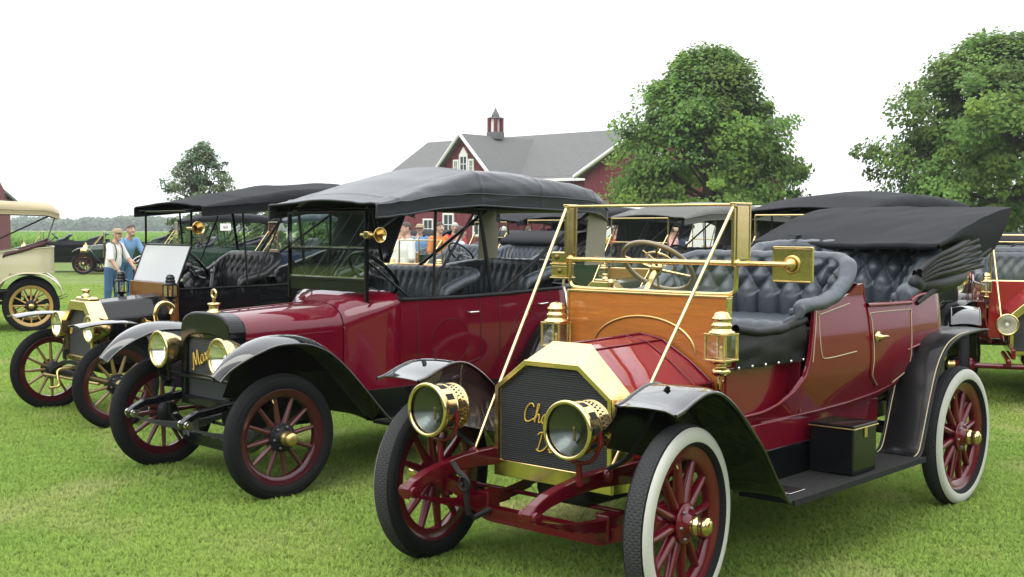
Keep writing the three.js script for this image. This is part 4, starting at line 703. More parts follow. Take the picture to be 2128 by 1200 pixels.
  part('floor', box(1.0, 0.02, 2.0, 0, 0.62, -1.7, 0.004), M.rubberMat, car);
  for (const s of [1, -1]) { const g = tube([[0, 1], [0, 0.35], [0.06, 0.26], [0.15, 0.26], [0.2, 0.35], [0.2, 1]].map(([a, b]) => { const p = body((1.15 + a * 2.6) / Lt, b * 0.98); return [p[0] + 0.004, p[1], p[2]]; }), 0.004, 60, 5, false, 0.2); part('door_seam', s > 0 ? g : mirrorX(g), M.darkHole, car); }
  const nu = low ? 110 : 240, nv = low ? 16 : 30, fs = group('front_seat', car), rs = group('rear_seat', car);
  tuftedBack('backrest', fs, planU(W0 - 0.02, -1.2, -1.68, 0.16), 0.98, (z) => lin([[-1.2, 1.18], [-1.45, 1.24], [-1.68, 1.4]], z), { sx: 0.11, depth: 0.03, thick: 0.1, roll: 0.04, nu, nv, rows: 1, mat: seat });
  cushion('cushion', fs, -0.5, 0.5, 0.96, 1.06, -1.2, -1.62, seat);
  tuftedBack('backrest', rs, planU(W0, zr + 0.75, zr + 0.06, 0.26), 0.98, (z) => lin([[zr + 0.75, 1.22], [zr + 0.4, 1.32], [zr, 1.46]], z), { sx: 0.11, depth: 0.03, thick: 0.11, roll: 0.04, nu, nv, rows: 1, mat: seat });
  cushion('cushion', rs, -0.52, 0.52, 0.96, 1.07, zr + 0.75, zr + 0.15, seat);
  steering(car, [o.rhd ? -0.3 : 0.3, 1.3, -1.16], [o.rhd ? -0.3 : 0.3, 0.8, zd], 0.2, M.blackPaint, frame, M.steel);
  // fenders
  const ffp = o.flatFender ? [[0.34, 0.84], [0.2, 0.86], [0.02, 0.865], [-0.16, 0.84], [-0.3, 0.74], [-0.46, 0.56], [-0.6, 0.42], [-0.68, 0.38]] : [[0.36, 0.78], [0.24, 0.87], [0.08, 0.915], [-0.1, 0.91], [-0.25, 0.83], [-0.42, 0.62], [-0.56, 0.44], [-0.66, 0.38]];
  const q = -WB, rfp = [[q + 0.74, 0.38], [q + 0.64, 0.44], [q + 0.52, 0.64], [q + 0.4, 0.8], [q + 0.2, 0.9], [q, 0.92], [q - 0.22, 0.88], [q - 0.4, 0.74], [q - 0.46, 0.6]];
  for (const s of [1, -1]) {
    const mr = (g) => (s > 0 ? g : g.map(mirrorX)), a = fender(ffp, 0.58, 0.83, { crown: 0.02, n: low ? 30 : 60 }), b = fender(rfp, 0.6, 0.83, { crown: 0.02, n: low ? 30 : 60 });
    part('front_fender', mr(a.geo), fend === M.blackPaint ? M.fenderBlack : fend, car); part('rear_fender', mr(b.geo), fend, car);
    part('running_board', mr([box(0.25, 0.02, WB - 1.38, 0.71, 0.37, -WB / 2 + 0.04, 0.004)]), M.rubberMat, car);
    part('board_valance', mr([box(0.01, 0.2, WB - 1.3, 0.57, 0.47, -WB / 2 + 0.04, 0.003)]), fend, car);
    const hl = headlamp('headlamp', car, [s * (o.lampX ?? 0.36), o.lampY ?? 0.8, o.lampZ ?? 0.1], lampR, o.lampStyle || 'brass'); void hl;
    if (o.sideLamps !== false) sideLamp('side_lamp', car, [s * 0.5, 0.98, zd + 0.06], 0.85, o.sideLampMat || lampMat);
  }
  // windscreen
  if (o.ws !== false) {
    const ws = group('windscreen', car), wx = 0.455, y0 = o.wsY0 ?? 1.15, y1 = o.wsY1 ?? 1.48, y2 = o.wsY2 ?? 1.78, z0 = zd - 0.03, z1 = z0 - wsTilt, fm = o.wsFrame || M.brass;
    part('frame', [...[-1, 1].flatMap((s) => [rod([s * wx, y0, z0], [s * wx, y1, z1], 0.011), ...(y2 ? [rod([s * wx, y1, z1], [s * wx, y2, z1], 0.01)] : [])]), rod([-wx, y0, z0], [wx, y0, z0], 0.011), rod([-wx, y1, z1], [wx, y1, z1], 0.009), ...(y2 ? [rod([-wx, y2, z1], [wx, y2, z1], 0.009)] : [])], fm, ws);
    const l = Math.hypot(y1 - y0, z1 - z0);
    part('pane', box(2 * wx - 0.02, l - 0.02, 0.005, 0, 0, 0, 0).rotateX(-Math.atan2(wsTilt, y1 - y0)).translate(0, (y0 + y1) / 2, (z0 + z1) / 2), wsMat, ws);
    if (y2 && !o.noUpperPane) part('pane', box(2 * wx - 0.02, y2 - y1 - 0.03, 0.005, 0, (y1 + y2) / 2, z1, 0), M.glass, ws);
    if (!o.noBrace) pair('brace_rod', rod([wx, y1 + (y2 ? 0.1 : 0), z1], [o.braceX ?? 0.36, 0.62, 0.0], 0.008), fm, car);
  }
  if (top === 'up') {
    const tp = group('folding_top', car), z9 = zr - 0.08, tH = o.topH ?? 0;
    canvasTop('canvas', tp, o.topSecs || [[zd - 0.12, 0.64, 1.79 + tH, 1.815 + tH, 1.85 + tH], [-1.2, 0.67, 1.85 + tH, 1.93 + tH, 1.98 + tH], [-1.9, 0.67, 1.87 + tH, 1.99 + tH, 2.04 + tH], [-2.4, 0.67, 1.86 + tH, 1.98 + tH, 2.03 + tH], [z9 + 0.15, 0.66, 1.84 + tH, 1.93 + tH, 1.98 + tH], [z9, 0.62, 1.78 + tH, 1.84 + tH, 1.86 + tH]], topMat, { wave: 0.02, seams: low ? [] : [-1.2, -1.75, -2.4], valance: 0.06, nu: low ? 40 : 120, nv: low ? 24 : 44, lining: o.lining });
    part('rear_curtain', grid((u, v) => { const x = mix(-0.6, 0.6, u); return [x * (0.92 + 0.08 * v), mix(1.3, 1.86 + tH, v), z9 + 0.02 + 0.2 * (1 - v)]; }, 12, 6), o.curtain || topMat, tp);
    for (const s of [1, -1]) {
      part('top_bow', [rod([s * 0.6, 1.15, -1.85], [s * 0.62, 1.85 + tH, -1.75], 0.014), rod([s * 0.6, 1.15, -1.87], [s * 0.62, 1.86 + tH, -2.4], 0.012), rod([s * 0.6, 1.15, -1.9], [s * 0.62, 1.8 + tH, z9 + 0.1], 0.012)], M.iron, tp);
      part('top_strut', [rod([s * 0.61, 1.78 + tH, -1.2], [s * 0.6, 1.13, -1.25], 0.009), rod([s * 0.61, 1.75 + tH, -1.6], [s * 0.6, 1.2, -1.35], 0.008), rod([s * 0.46, 1.78 + tH, zd - 0.1], [s * 0.6, 1.86 + tH, -1.7], 0.009)], M.iron, tp);
    }
  } else if (top === 'folded') {
    const tp = group('folded_top', car);
    part('boot', [shell((u, v) => { const a = v * Math.PI * 2; return [mix(-0.68, 0.68, u), 1.5 + 0.1 * Math.sin(a) + 0.15 * Math.cos(a) * 0.4, zr - 0.2 - 0.42 * Math.cos(a)]; }, 20, 24, 0.005), ...both(rod([0.62, 1.15, zr + 0.55], [0.64, 1.5, zr - 0.4], 0.02))], topMat, tp);
  }
  return car;
}
// third in the row: the black car with the pale windscreen
const carC = thing('touring_car', 'black touring car with brass radiator, white-glaring windscreen and raised top, third from right', 'antique car', -3.669, -10.287, -0.851, 'antique cars parked on the lawn');
touringCar(carC, { low: false, noHorns: true, noBrace: true, R: 0.361, T: 1.42, WB: 2.6, wheelMat: M.woodRedDark, spokeMat: M.spokeTan, tyreA: 0.042, radMat: M.brass, radW: 0.305, bonnet: M.blackPaint, dashM: M.dashDark, lampR: 0.108, lampX: 0.352, lampY: 0.79, lampZ: 0.08, zd: -0.63, wsTilt: 0.13, wsMat: M.glassDusty, wsFrame: M.blackPaint, wsY0: 1.145, wsY1: 1.48, wsY2: 1.78, noUpperPane: true, seat: M.leatherBlackSeat, sideLampMat: M.blackPaint, braceX: 0.46, flatFender: true, bodyTop: [[-0.66, 1.105], [-1.4, 1.12], [-2.0, 1.14], [-3.4, 1.18]], bodyW: 0.57, sign: 'o', cap: M.brass,
  topSecs: [[-0.78, 0.68, 1.795, 1.815, 1.85], [-1.2, 0.7, 1.83, 1.9, 1.945], [-1.7, 0.7, 1.88, 1.98, 2.03], [-2.3, 0.7, 1.9, 2.02, 2.08], [-2.8, 0.69, 1.88, 1.98, 2.03], [-3.05, 0.64, 1.8, 1.86, 1.88]], rhd: true });
(() => {
  part('cross_spring', shell((u, v) => { const t = 2 * u - 1; return [t * 0.5, 0.5 - 0.12 * t * t - 0.03 * v, 0.05]; }, 24, 1, 0.045), M.iron, carC);
  part('lamp_bracket', [rod([0.35, 0.66, 0.02], [0.35, 0.5, -0.05], 0.016), rod([-0.35, 0.66, 0.02], [-0.35, 0.5, -0.05], 0.016), rod([-0.4, 0.52, 0.0], [0.4, 0.52, 0.0], 0.014)], M.brassDull, carC);
  part('crank', tube([[0, 0.44, 0.08], [0, 0.43, 0.2], [0.03, 0.36, 0.22], [0.05, 0.3, 0.22], [0.05, 0.29, 0.3]], 0.011, 24), M.brassDull, carC);
  part('drag_link', rod([-0.6, 0.33, 0.1], [0.6, 0.36, 0.1], 0.012), M.brassDull, carC);
  const hn = group('bulb_horn', carC), x = 0.57;
  part('bell', tube([[x, 0.82, -0.42], [x, 0.9, -0.4], [x, 0.98, -0.43], [x, 1.0, -0.5], [x, 0.96, -0.56], [x, 0.9, -0.54]], 0.02, 40, 10), M.brass, hn);
  part('flare', [latheZ([[0.018, -0.12], [0.024, -0.06], [0.05, 0], [0.062, 0.02], [0.058, 0.02], [0.02, -0.06]]).translate(x, 0.82, -0.32)], M.brass, hn);
  part('dash_side', box(0.02, 0.3, 0.04, 0.485, 0.83, -0.63, 0.005), M.dashDark, carC);
  const h2 = group('brass_horn', carC); part('bell', latheX([[0.012, -0.16], [0.014, -0.06], [0.022, -0.01], [0.06, 0.05], [0.052, 0.05], [0.018, -0.01]], 20).translate(0.6, 1.63, -0.76), M.brass, h2);
  leverSet(carC, 0.28, -1.0, 0.7, 1.3, M.steel);
})();
// cream car leaving the frame at the left
const cD = [-7.445, -18.69], tD = 1.19, WBD = 2.95;
const carD = thing('touring_car', 'cream touring car with tan raised top and gold spoked wheels, at the left edge', 'antique car', cD[0] - (0.71 * Math.cos(tD) + WBD * Math.sin(tD)), cD[1] - (0.71 * Math.sin(tD) - WBD * Math.cos(tD)), -tD, 'antique cars parked on the lawn');
touringCar(carD, { low: false, R: 0.417, WB: WBD, tyreA: 0.055, col: M.creamPaint, fend: M.creamPaint, wheelMat: M.woodGold, spokeMat: M.woodGold, topMat: M.tanCanvas, curtain: M.tanCanvas, seat: M.leatherRed, topH: 0.04, bodyW: 0.62, wsFrame: M.blackPaint, bodyTop: [[-0.6, 1.12], [-1.6, 1.16], [-2.2, 1.18], [-2.7, 1.28], [-3.5, 1.34]] });
// second row and beyond
const bgCars = [
  ['black touring car with flat black top standing behind the folded top of the nearest car', 2.2, -10.9, 0.78, { col: M.greenPaint, topH: 0.0, wheelMat: M.woodRed, seat: M.leather }],
  ['grey topped dark car seen through the brass windscreen of the nearest car', 1.1, -14.6, 0.8, { col: M.blackPaint, topMat: M.greyCanvas, topH: -0.03, seat: M.leather }],
  ['bright red brass-era car with a round headlamp cut off by the right edge', 4.92, -11.1, 0.33, { col: M.brightRed, bonnet: M.brightRed, frame: M.maroonDeep, dashM: M.brightRed, top: 'none', lampX: 0.34, lampY: 0.78, lampZ: 0.15, wheelMat: M.woodRed, wsY2: 0, wsY1: 1.6, lampR: 0.095 }],
  ['brown car with brass radiator behind the right-hand end of the row', 7.1, -18.2, 0.6, { col: M.brownPaint, bonnet: M.brownPaint, top: 'folded', wsY2: 0, wheelMat: M.woodRed }],
  ['dark green car with black top behind the grey topped car', 0.1, -18.4, 0.78, { col: M.greenPaint, topH: -0.02 }],
  ['dark blue car with pale seats parked behind the second red car', -1.75, -16.2, 0.8, { col: M.bluePaint, top: 'folded', wsY2: 0, seat: M.leather }],
  ['black car with raised dark top in the third row near the barn', -0.9, -23.5, 0.78, { col: M.blackPaint, topH: -0.02 }],
  ['dark red car with black top in the third row behind the windscreen', 3.1, -21.0, 0.78, { col: M.maroonDeep, topH: 0 }],
  ['green car with open body in the third row', 4.3, -17.2, 0.75, { col: M.greenPaint, top: 'folded', wsY2: 0, wheelMat: M.woodGold }],
  ['black topped car below the right-hand tree', 6.6, -23.5, 0.75, { col: M.blackPaint, topMat: M.greyCanvas }],
  ['dark touring car far back beneath the left tree', 5.2, -29.5, 0.8, { col: M.bluePaint, topH: -0.03 }],
  ['far black car with flat top near the barn door', 1.3, -31, 0.8, { col: M.blackPaint, topH: -0.02 }],
  ['grey topped car far back on the right', 9.6, -31.5, 0.7, { col: M.greenPaint, topMat: M.greyCanvas }],
  ['small dark green antique car standing by the field beyond the man in the white shirt', -15.2, -43, 1.3, { col: M.greenPaint, top: 'folded', wheelMat: M.woodRedDark, wsY2: 0 }],
  ['small black antique car with its hood down left of the dark green one', -18.0, -44.5, 1.3, { col: M.blackPaint, top: 'none', wheelMat: M.woodRedDark, wsY2: 0 }],
  ['open dark green car parked crosswise beyond the seats of the second red car', -2.75, -25.2, 1.0, { col: M.greenPaint, top: 'folded', wsY2: 0, wheelMat: M.woodGold }],
  ['open dark blue car far back left of the barn gable', -4.1, -31.5, 0.6, { col: M.bluePaint, top: 'folded', wsY2: 0 }],
  ['dark red open car far back in front of the barn', -1.0, -34.5, 0.9, { col: M.maroonDeep, top: 'folded', wsY2: 0, wheelMat: M.woodGold }],
  ['black car with dark top far behind the steering wheel of the nearest car', 3.0, -36, 0.8, { col: M.blackPaint, topH: -0.02 }],
  ['car with flat green-black top behind the pale windscreen of the black car', -9.3, -31, 1.2, { col: M.greenPaint, topH: 0 }],
  ['car with blue-black top seen under the roof of the black car', -6.1, -27.5, 1.15, { col: M.bluePaint, topMat: M.blueCanvas, topH: 0 }],
];
for (const [label, x, z, th, o] of bgCars) {
  const far = Math.hypot(x, z) > 24, t = thing('touring_car', label, 'antique car', x, z, -th, 'antique cars parked on the lawn');
  touringCar(t, { ...o, sideLamps: !far });
}
// number card on the brown car
(() => {
  const c = document.createElement('canvas'); c.width = 128; c.height = 80; const g = c.getContext('2d'); g.fillStyle = '#f4f4f0'; g.fillRect(0, 0, 128, 80); g.fillStyle = '#222'; g.font = 'bold 54px sans-serif'; g.textAlign = 'center'; g.fillText('60', 64, 60);
  const t = new THREE.CanvasTexture(c); t.colorSpace = THREE.SRGBColorSpace;
  const s = tag(thing('number_card', 'x', 'sign', 6.95, -17.9, -0.25), 'small white number card on the radiator of the brown car at right', 'sign');
  s.position.y = 1.02; part('card', box(0.22, 0.15, 0.012, 0, 0, 0, 0.002), M.whitePaint, s); part('print', new THREE.PlaneGeometry(0.2, 0.13).translate(0, 0, 0.0085), new THREE.MeshStandardMaterial({ map: t, roughness: 0.6 }), s);
  const s2 = s.clone(); s2.name = numbered('number_card'); scene.add(s2); s2.position.set(-6.3, 1.66, -26.6); s2.rotation.y = 0.1; s2.scale.setScalar(1.05); tag(s2, 'white notice card hanging under the roof of the car behind the black car', 'sign');
})();

// ---------------------------------------------------------------- people: bodies meshed from tapered capsules joined smoothly
function fieldMesh(bones, cell, k = 0.02) {                       // marching tetrahedra-free: surface nets over a smooth-min field
  let lo = [1e9, 1e9, 1e9], hi = [-1e9, -1e9, -1e9];
  for (const [a, b, ra, rb] of bones) for (const [p, r] of [[a, ra], [b, rb]]) for (let i = 0; i < 3; i++) { lo[i] = Math.min(lo[i], p[i] - r - 2.5 * cell); hi[i] = Math.max(hi[i], p[i] + r + 2.5 * cell); }
  const n = [0, 1, 2].map((i) => Math.ceil((hi[i] - lo[i]) / cell) + 1), F = new Float32Array(n[0] * n[1] * n[2]).fill(1), at = (x, y, z) => (z * n[1] + y) * n[0] + x;
  for (const [a, b, ra, rb, sx = 1, sz = 1] of bones) {
    const m = Math.max(ra, rb) + 4 * cell + k, L = [0, 1, 2].map((i) => [Math.max(0, Math.floor((Math.min(a[i], b[i]) - m - lo[i]) / cell)), Math.min(n[i] - 1, Math.ceil((Math.max(a[i], b[i]) + m - lo[i]) / cell))]);
    const d = [b[0] - a[0], b[1] - a[1], b[2] - a[2]], dd = d[0] * d[0] + d[1] * d[1] + d[2] * d[2] || 1e-9;
    for (let z = L[2][0]; z <= L[2][1]; z++) for (let y = L[1][0]; y <= L[1][1]; y++) for (let x = L[0][0]; x <= L[0][1]; x++) {
      const px = lo[0] + x * cell - a[0], py = lo[1] + y * cell - a[1], pz = lo[2] + z * cell - a[2], t = clamp((px * d[0] + py * d[1] + pz * d[2]) / dd);
      const v = Math.hypot((px - d[0] * t) / sx, py - d[1] * t, (pz - d[2] * t) / sz) - mix(ra, rb, t), i = at(x, y, z), f = F[i], h = Math.max(k - Math.abs(f - v), 0) / k;
      F[i] = Math.min(f, v) - h * h * k * 0.25;
    }
  }
  const id = new Int32Array(F.length).fill(-1), pos = [], idx = [];
  const E = [[0, 1], [0, 2], [0, 4], [1, 3], [1, 5], [2, 3], [2, 6], [3, 7], [4, 5], [4, 6], [5, 7], [6, 7]];
  for (let z = 0; z < n[2] - 1; z++) for (let y = 0; y < n[1] - 1; y++) for (let x = 0; x < n[0] - 1; x++) {
    const c = []; let s = 0; for (let q = 0; q < 8; q++) { const v = F[at(x + (q & 1), y + ((q >> 1) & 1), z + (q >> 2))]; c.push(v); if (v < 0) s++; }
    if (s === 0 || s === 8) continue;
    let X = 0, Y = 0, Z = 0, m = 0;
    for (const [p, q] of E) if ((c[p] < 0) !== (c[q] < 0)) { const t = c[p] / (c[p] - c[q]); X += mix(p & 1, q & 1, t); Y += mix((p >> 1) & 1, (q >> 1) & 1, t); Z += mix(p >> 2, q >> 2, t); m++; }
    id[at(x, y, z)] = pos.length / 3; pos.push(lo[0] + (x + X / m) * cell, lo[1] + (y + Y / m) * cell, lo[2] + (z + Z / m) * cell);
  }
  const quad = (a, b, c, d, fl) => { if (a < 0 || b < 0 || c < 0 || d < 0) return; fl ? idx.push(a, b, c, a, c, d) : idx.push(a, c, b, a, d, c); };
  for (let z = 1; z < n[2] - 1; z++) for (let y = 1; y < n[1] - 1; y++) for (let x = 1; x < n[0] - 1; x++) {
    const s = F[at(x, y, z)] < 0;
    if (s !== F[at(x + 1, y, z)] < 0) quad(id[at(x, y - 1, z - 1)], id[at(x, y, z - 1)], id[at(x, y, z)], id[at(x, y - 1, z)], s);
    if (s !== F[at(x, y + 1, z)] < 0) quad(id[at(x - 1, y, z - 1)], id[at(x - 1, y, z)], id[at(x, y, z)], id[at(x, y, z - 1)], s);
    if (s !== F[at(x, y, z + 1)] < 0) quad(id[at(x - 1, y - 1, z)], id[at(x, y - 1, z)], id[at(x, y, z)], id[at(x - 1, y, z)], s);
  }
  const g = new THREE.BufferGeometry(); g.setAttribute('position', new THREE.Float32BufferAttribute(pos, 3)); g.setIndex(idx); g.computeVertexNormals();
  return g;
}
const skinM = std(0.5, 0.3, 0.22, 0.55);
// joints in the body's own axes: faces +z, x to its left; pose gives arm and lean variations
function personGeos({ lean = 0, armL = [0.1, 0.2], armR = [0.1, 0.2], step = 0.06, cell = 0.02, fine = 0.008, belly = 0, headTurn = 0, headTilt = 0 }) {
  const hip = [0, 0.95, 0], tilt = (y, z = 0) => [0, 0.95 + (y - 0.95) * Math.cos(lean), (y - 0.95) * Math.sin(lean) + z];
  const chest = tilt(1.28), neck = tilt(1.47), sh = (s) => { const c = tilt(1.41); return [s * 0.185, c[1], c[2]]; };
  const limb = (s, [f, b]) => { const S = sh(s), e = [S[0] + s * 0.07, S[1] - 0.28 * Math.cos(f), S[2] + 0.28 * Math.sin(f)], w = [e[0] - s * 0.03, e[1] - 0.25 * Math.cos(f + b), e[2] + 0.25 * Math.sin(f + b)], hd = [w[0] - s * 0.005, w[1] - 0.08 * Math.cos(f + b), w[2] + 0.08 * Math.sin(f + b)]; return { S, e, w, hd }; };
  const A = [limb(1, armL), limb(-1, armR)], leg = (s) => ({ h: [s * 0.09, 0.92, 0], k: [s * 0.1, 0.5, s * step * 0.6 + 0.02], a: [s * 0.105, 0.09, s * step], t: [s * 0.125, 0.045, s * step + 0.15] }), G = [leg(1), leg(-1)];
  const hc = [neck[0], neck[1] + 0.165, neck[2] + 0.03 + headTilt * 0.04];
  const body = [[[0, 0.97, 0], chest, 0.125, 0.13, 1.2, 0.85], [chest, neck, 0.12, 0.06, 1.25, 0.8], [neck, [hc[0], hc[1] - 0.06, hc[2] - 0.02], 0.058, 0.055]];
  for (const { S, e, w } of A) body.push([S, e, 0.052, 0.042], [e, w, 0.042, 0.03]);
  for (const { h, k, a, t } of G) body.push([h, k, 0.085, 0.058], [k, a, 0.056, 0.036], [a, t, 0.036, 0.03]);
  const head = [[[hc[0], hc[1] + 0.02, hc[2] - 0.01], [hc[0], hc[1] - 0.01, hc[2]], 0.088, 0.08, 0.88, 1.05], [[hc[0], hc[1] - 0.05, hc[2] + 0.02], [hc[0], hc[1] - 0.085, hc[2] + 0.05], 0.06, 0.035], [[hc[0], hc[1] + 0.02, hc[2] + 0.078], [hc[0], hc[1] - 0.02, hc[2] + 0.1], 0.012, 0.018], ...[-1, 1].map((s) => [[s * 0.08, hc[1] + 0.02, hc[2] - 0.01], [s * 0.084, hc[1] - 0.03, hc[2] - 0.005], 0.016, 0.012]), [neck, [hc[0], hc[1] - 0.07, hc[2] - 0.02], 0.056, 0.056]];
  const hands = A.map(({ w, hd }, i) => { const s = i ? -1 : 1, dir = [hd[0] - w[0], hd[1] - w[1], hd[2] - w[2]], L = Math.hypot(...dir), u = dir.map((q) => q / L), out = [[w, hd, 0.027, 0.03, 0.7, 1.2]]; for (let f = 0; f < 4; f++) { const o = (f - 1.5) * 0.017, p = [hd[0], hd[1], hd[2] + o], l = [0.062, 0.076, 0.072, 0.055][f], q = [p[0] - s * 0.006 + u[0] * l * 0.6, p[1] + u[1] * l * 0.6, p[2] + u[2] * l * 0.6]; out.push([p, q, 0.0105, 0.0095], [q, [q[0] - s * 0.018, q[1] + u[1] * l * 0.5, q[2] + u[2] * l * 0.5], 0.0095, 0.008]); } out.push([[w[0], mix(w[1], hd[1], 0.4), mix(w[2], hd[2], 0.4) + 0.022], [w[0] - s * 0.018, mix(w[1], hd[1], 1.3), mix(w[2], hd[2], 1.2) + 0.045], 0.013, 0.01]); return fieldMesh(out, fine, 0.01); });
  const grow = (b, r) => b.map(([p, q, ra, rb, sx, sz]) => [p, q, ra + r, rb + r, sx, sz]);
  const shirt = [...grow(body.slice(0, 1), 0.022), [chest, tilt(1.44), 0.142, 0.075, 1.28, 0.85], ...A.map(({ S, e }) => [S, [mix(S[0], e[0], 0.95), mix(S[1], e[1], 0.95), mix(S[2], e[2], 0.95)], 0.068, 0.062]), ...(belly ? [[tilt(1.05, 0.06), tilt(1.15, 0.06), 0.13, 0.12, 1.1, 0.9]] : [])];
  const trousers = [[[0, 0.99, 0], [0, 0.92, 0], 0.14, 0.135, 1.18, 0.88], ...G.flatMap(({ h, k, a }) => [[h, k, 0.098, 0.078], [k, [a[0], a[1] - 0.02, a[2]], 0.076, 0.066]])];
  const shoes = G.map(({ a, t }) => [[a[0], 0.055, a[2] - 0.03], [t[0], 0.04, t[2]], 0.052, 0.04]);
  return { skin: join([fieldMesh(body, cell, 0.05), fieldMesh(head, fine, 0.025), ...hands]), shirt: fieldMesh(shirt, cell, 0.04), trousers: fieldMesh(trousers, cell, 0.03), shoes: fieldMesh(shoes, 0.014, 0.01), hc, neck, sh, chest, tilt };
}
function hairGeo([x, y, z], long) { return new THREE.SphereGeometry(0.094, 20, 12, 0, Math.PI * 2, 0, Math.PI * (long ? 0.62 : 0.5)).scale(0.95, 1, 1.1).rotateX(-0.45).translate(x, y + 0.025, z - 0.008); }
function hatGeo([x, y, z], brim) { const c = lathe([[0.0001, 0.085], [0.06, 0.08], [0.09, 0.05], [0.098, 0], [0.1, -0.004]], 22).scale(1, 1, 1.12).translate(x, y + 0.055, z); return brim === 'cap' ? join([c, new THREE.CylinderGeometry(0.085, 0.085, 0.006, 20, 1, false, -Math.PI / 2, Math.PI).scale(1, 1, 1.15).translate(x, y + 0.052, z + 0.07)]) : join([c, lathe([[0.095, 0], [0.15, -0.008], [0.165, -0.002], [0.15, 0.0], [0.095, 0.006]], 26).scale(1, 1, 1.1).translate(x, y + 0.055, z)]); }
function eyesGeo([x, y, z]) { return [-1, 1].map((s) => ball(0.01, x + s * 0.032, y + 0.022, z + 0.079, 1, 0.7, 0.5)); }
const shirtMats = { white: std(0.72, 0.71, 0.68, 0.85), blue: std(0.16, 0.3, 0.5, 0.85), pale: std(0.45, 0.5, 0.58, 0.85), red: std(0.4, 0.05, 0.04, 0.85), green: std(0.1, 0.22, 0.12, 0.85), orange: std(0.6, 0.2, 0.05, 0.85), navy: std(0.02, 0.03, 0.07, 0.85), yellow: std(0.6, 0.48, 0.12, 0.85), pink: std(0.6, 0.3, 0.3, 0.85) };
const denim = std(0.05, 0.11, 0.22, 0.9), khakiTr = std(0.32, 0.26, 0.16, 0.9), darkTr = std(0.03, 0.03, 0.04, 0.9), shoeM = std(0.03, 0.025, 0.02, 0.6), hairM = std(0.06, 0.04, 0.03, 0.7), greyHair = std(0.4, 0.39, 0.37, 0.7), strawM = std(0.34, 0.26, 0.16, 0.85), eyeM = std(0.02, 0.015, 0.01, 0.3), strapM = std(0.1, 0.06, 0.05, 0.7);
function person(label, x, z, turn, pg, { shirt, trousers = denim, hat, hair = hairM, hatMat = strawM, s = 1, suspenders }, grp) {
  const p = thing('person', label, 'person', x, z, turn, grp); p.scale.setScalar(s);
  part('body', pg.skin, skinM, p); part('shirt', pg.shirt, shirtMats[shirt], p); part('trousers', pg.trousers, trousers, p); part('shoes', pg.shoes, shoeM, p); part('hair', hairGeo(pg.hc, hair === greyHair && !hat), hair, p); part('eyes', eyesGeo(pg.hc), eyeM, p).userData.kind = 'stuff';
  if (hat) part('hat', hatGeo(pg.hc, hat), hatMat, p);
  if (suspenders) for (const sx of [-1, 1]) part('suspender', tube([[sx * 0.09, 1.0, 0.13], [sx * 0.1, pg.tilt(1.28)[1], pg.tilt(1.28)[2] + 0.136], [sx * 0.1, pg.tilt(1.48)[1], pg.tilt(1.48)[2] + 0.01], [sx * 0.09, pg.tilt(1.3)[1], pg.tilt(1.3)[2] - 0.13], [sx * 0.03, 1.02, -0.14]], 0.012, 50, 6), strapM, p);
  return p;
}
const poseStand = personGeos({ armL: [0.05, 0.25], armR: [0.08, 0.3] }), poseLean = personGeos({ lean: 0.18, armL: [0.42, 0.35], armR: [0.3, 0.3], headTilt: 0.5, cell: 0.017, belly: 1 }), poseTalk = personGeos({ armL: [0.25, 1.5], armR: [0.1, 0.35], step: 0.1 });
person('man in tan cap, white shirt with suspenders and blue jeans leaning beside the black car', -7.55, -22.8, 1.25, poseLean, { s: 0.92, shirt: 'white', hat: 'cap', suspenders: true, hair: greyHair });
person('person in light blue shirt and jeans bending forward behind the pale windscreen', -8.1, -25.2, 0.9, personGeos({ lean: 0.42, armL: [0.5, 0.3], armR: [0.6, 0.4], headTilt: 1 }), { shirt: 'blue', hair: hairM });
const crowdAt = [
  [-2.15, -23.2, 'white', 'in white shirt bending over the far car beyond the second red car', 'talk'], [-1.55, -25.5, 'orange', 'in orange shirt beside the open green car parked crosswise', 'stand'], [-2.3, -30, 'blue', 'in blue shirt and straw hat before the barn wall', 'stand', 'straw'], [0.75, -25, 'pale', 'in pale shirt left of the brass windscreen', 'stand'], [2.1, -24.5, 'red', 'in red shirt framed by the brass windscreen', 'talk'], [3.9, -29, 'navy', 'in navy shirt and cap right of the steering wheel', 'stand', 'cap'], [2.9, -28.5, 'white', 'in white shirt behind the top of the steering wheel', 'stand'],
  [-1.75, -20.2, 'white', 'standing in white shirt beyond the steering wheel of the second red car', 'stand'], [-0.95, -21.5, 'pale', 'in pale blue shirt between the top struts of the second red car', 'talk'], [-2.45, -27, 'pink', 'in pink shirt in front of the barn wall', 'stand'],
  [-3.1, -28.5, 'white', 'in white shirt and straw hat near the barn wall', 'talk', 'straw'], [-1.4, -29.5, 'red', 'in red shirt standing before the barn', 'stand'], [-0.2, -27.5, 'navy', 'in navy shirt near the far cars', 'stand'], [0.35, -30, 'orange', 'in orange shirt behind the dark rear quarter of the second red car', 'talk'],
  [1.35, -27, 'white', 'in white shirt and cap seen through the brass windscreen', 'stand', 'cap'], [2.6, -31, 'yellow', 'in yellow shirt among the far cars behind the steering wheel', 'talk'], [3.4, -26, 'pink', 'in pink shirt seen past the slanting brass rod', 'stand'],
  [4.4, -34, 'white', 'in white shirt far behind the brass windscreen post', 'stand'], [-4.6, -33, 'green', 'in green shirt far left of the barn door', 'stand'], [-3.9, -31.5, 'navy', 'in navy shirt and straw hat by the far left end of the barn', 'talk', 'straw'], [2.0, -34, 'red', 'in red shirt far back in the middle of the crowd', 'stand'], [7.9, -36, 'white', 'in white shirt under the right-hand tree', 'stand'], [6.3, -37, 'pale', 'in pale shirt under the gap between the trees', 'talk'],
];
const r0 = rng(77);
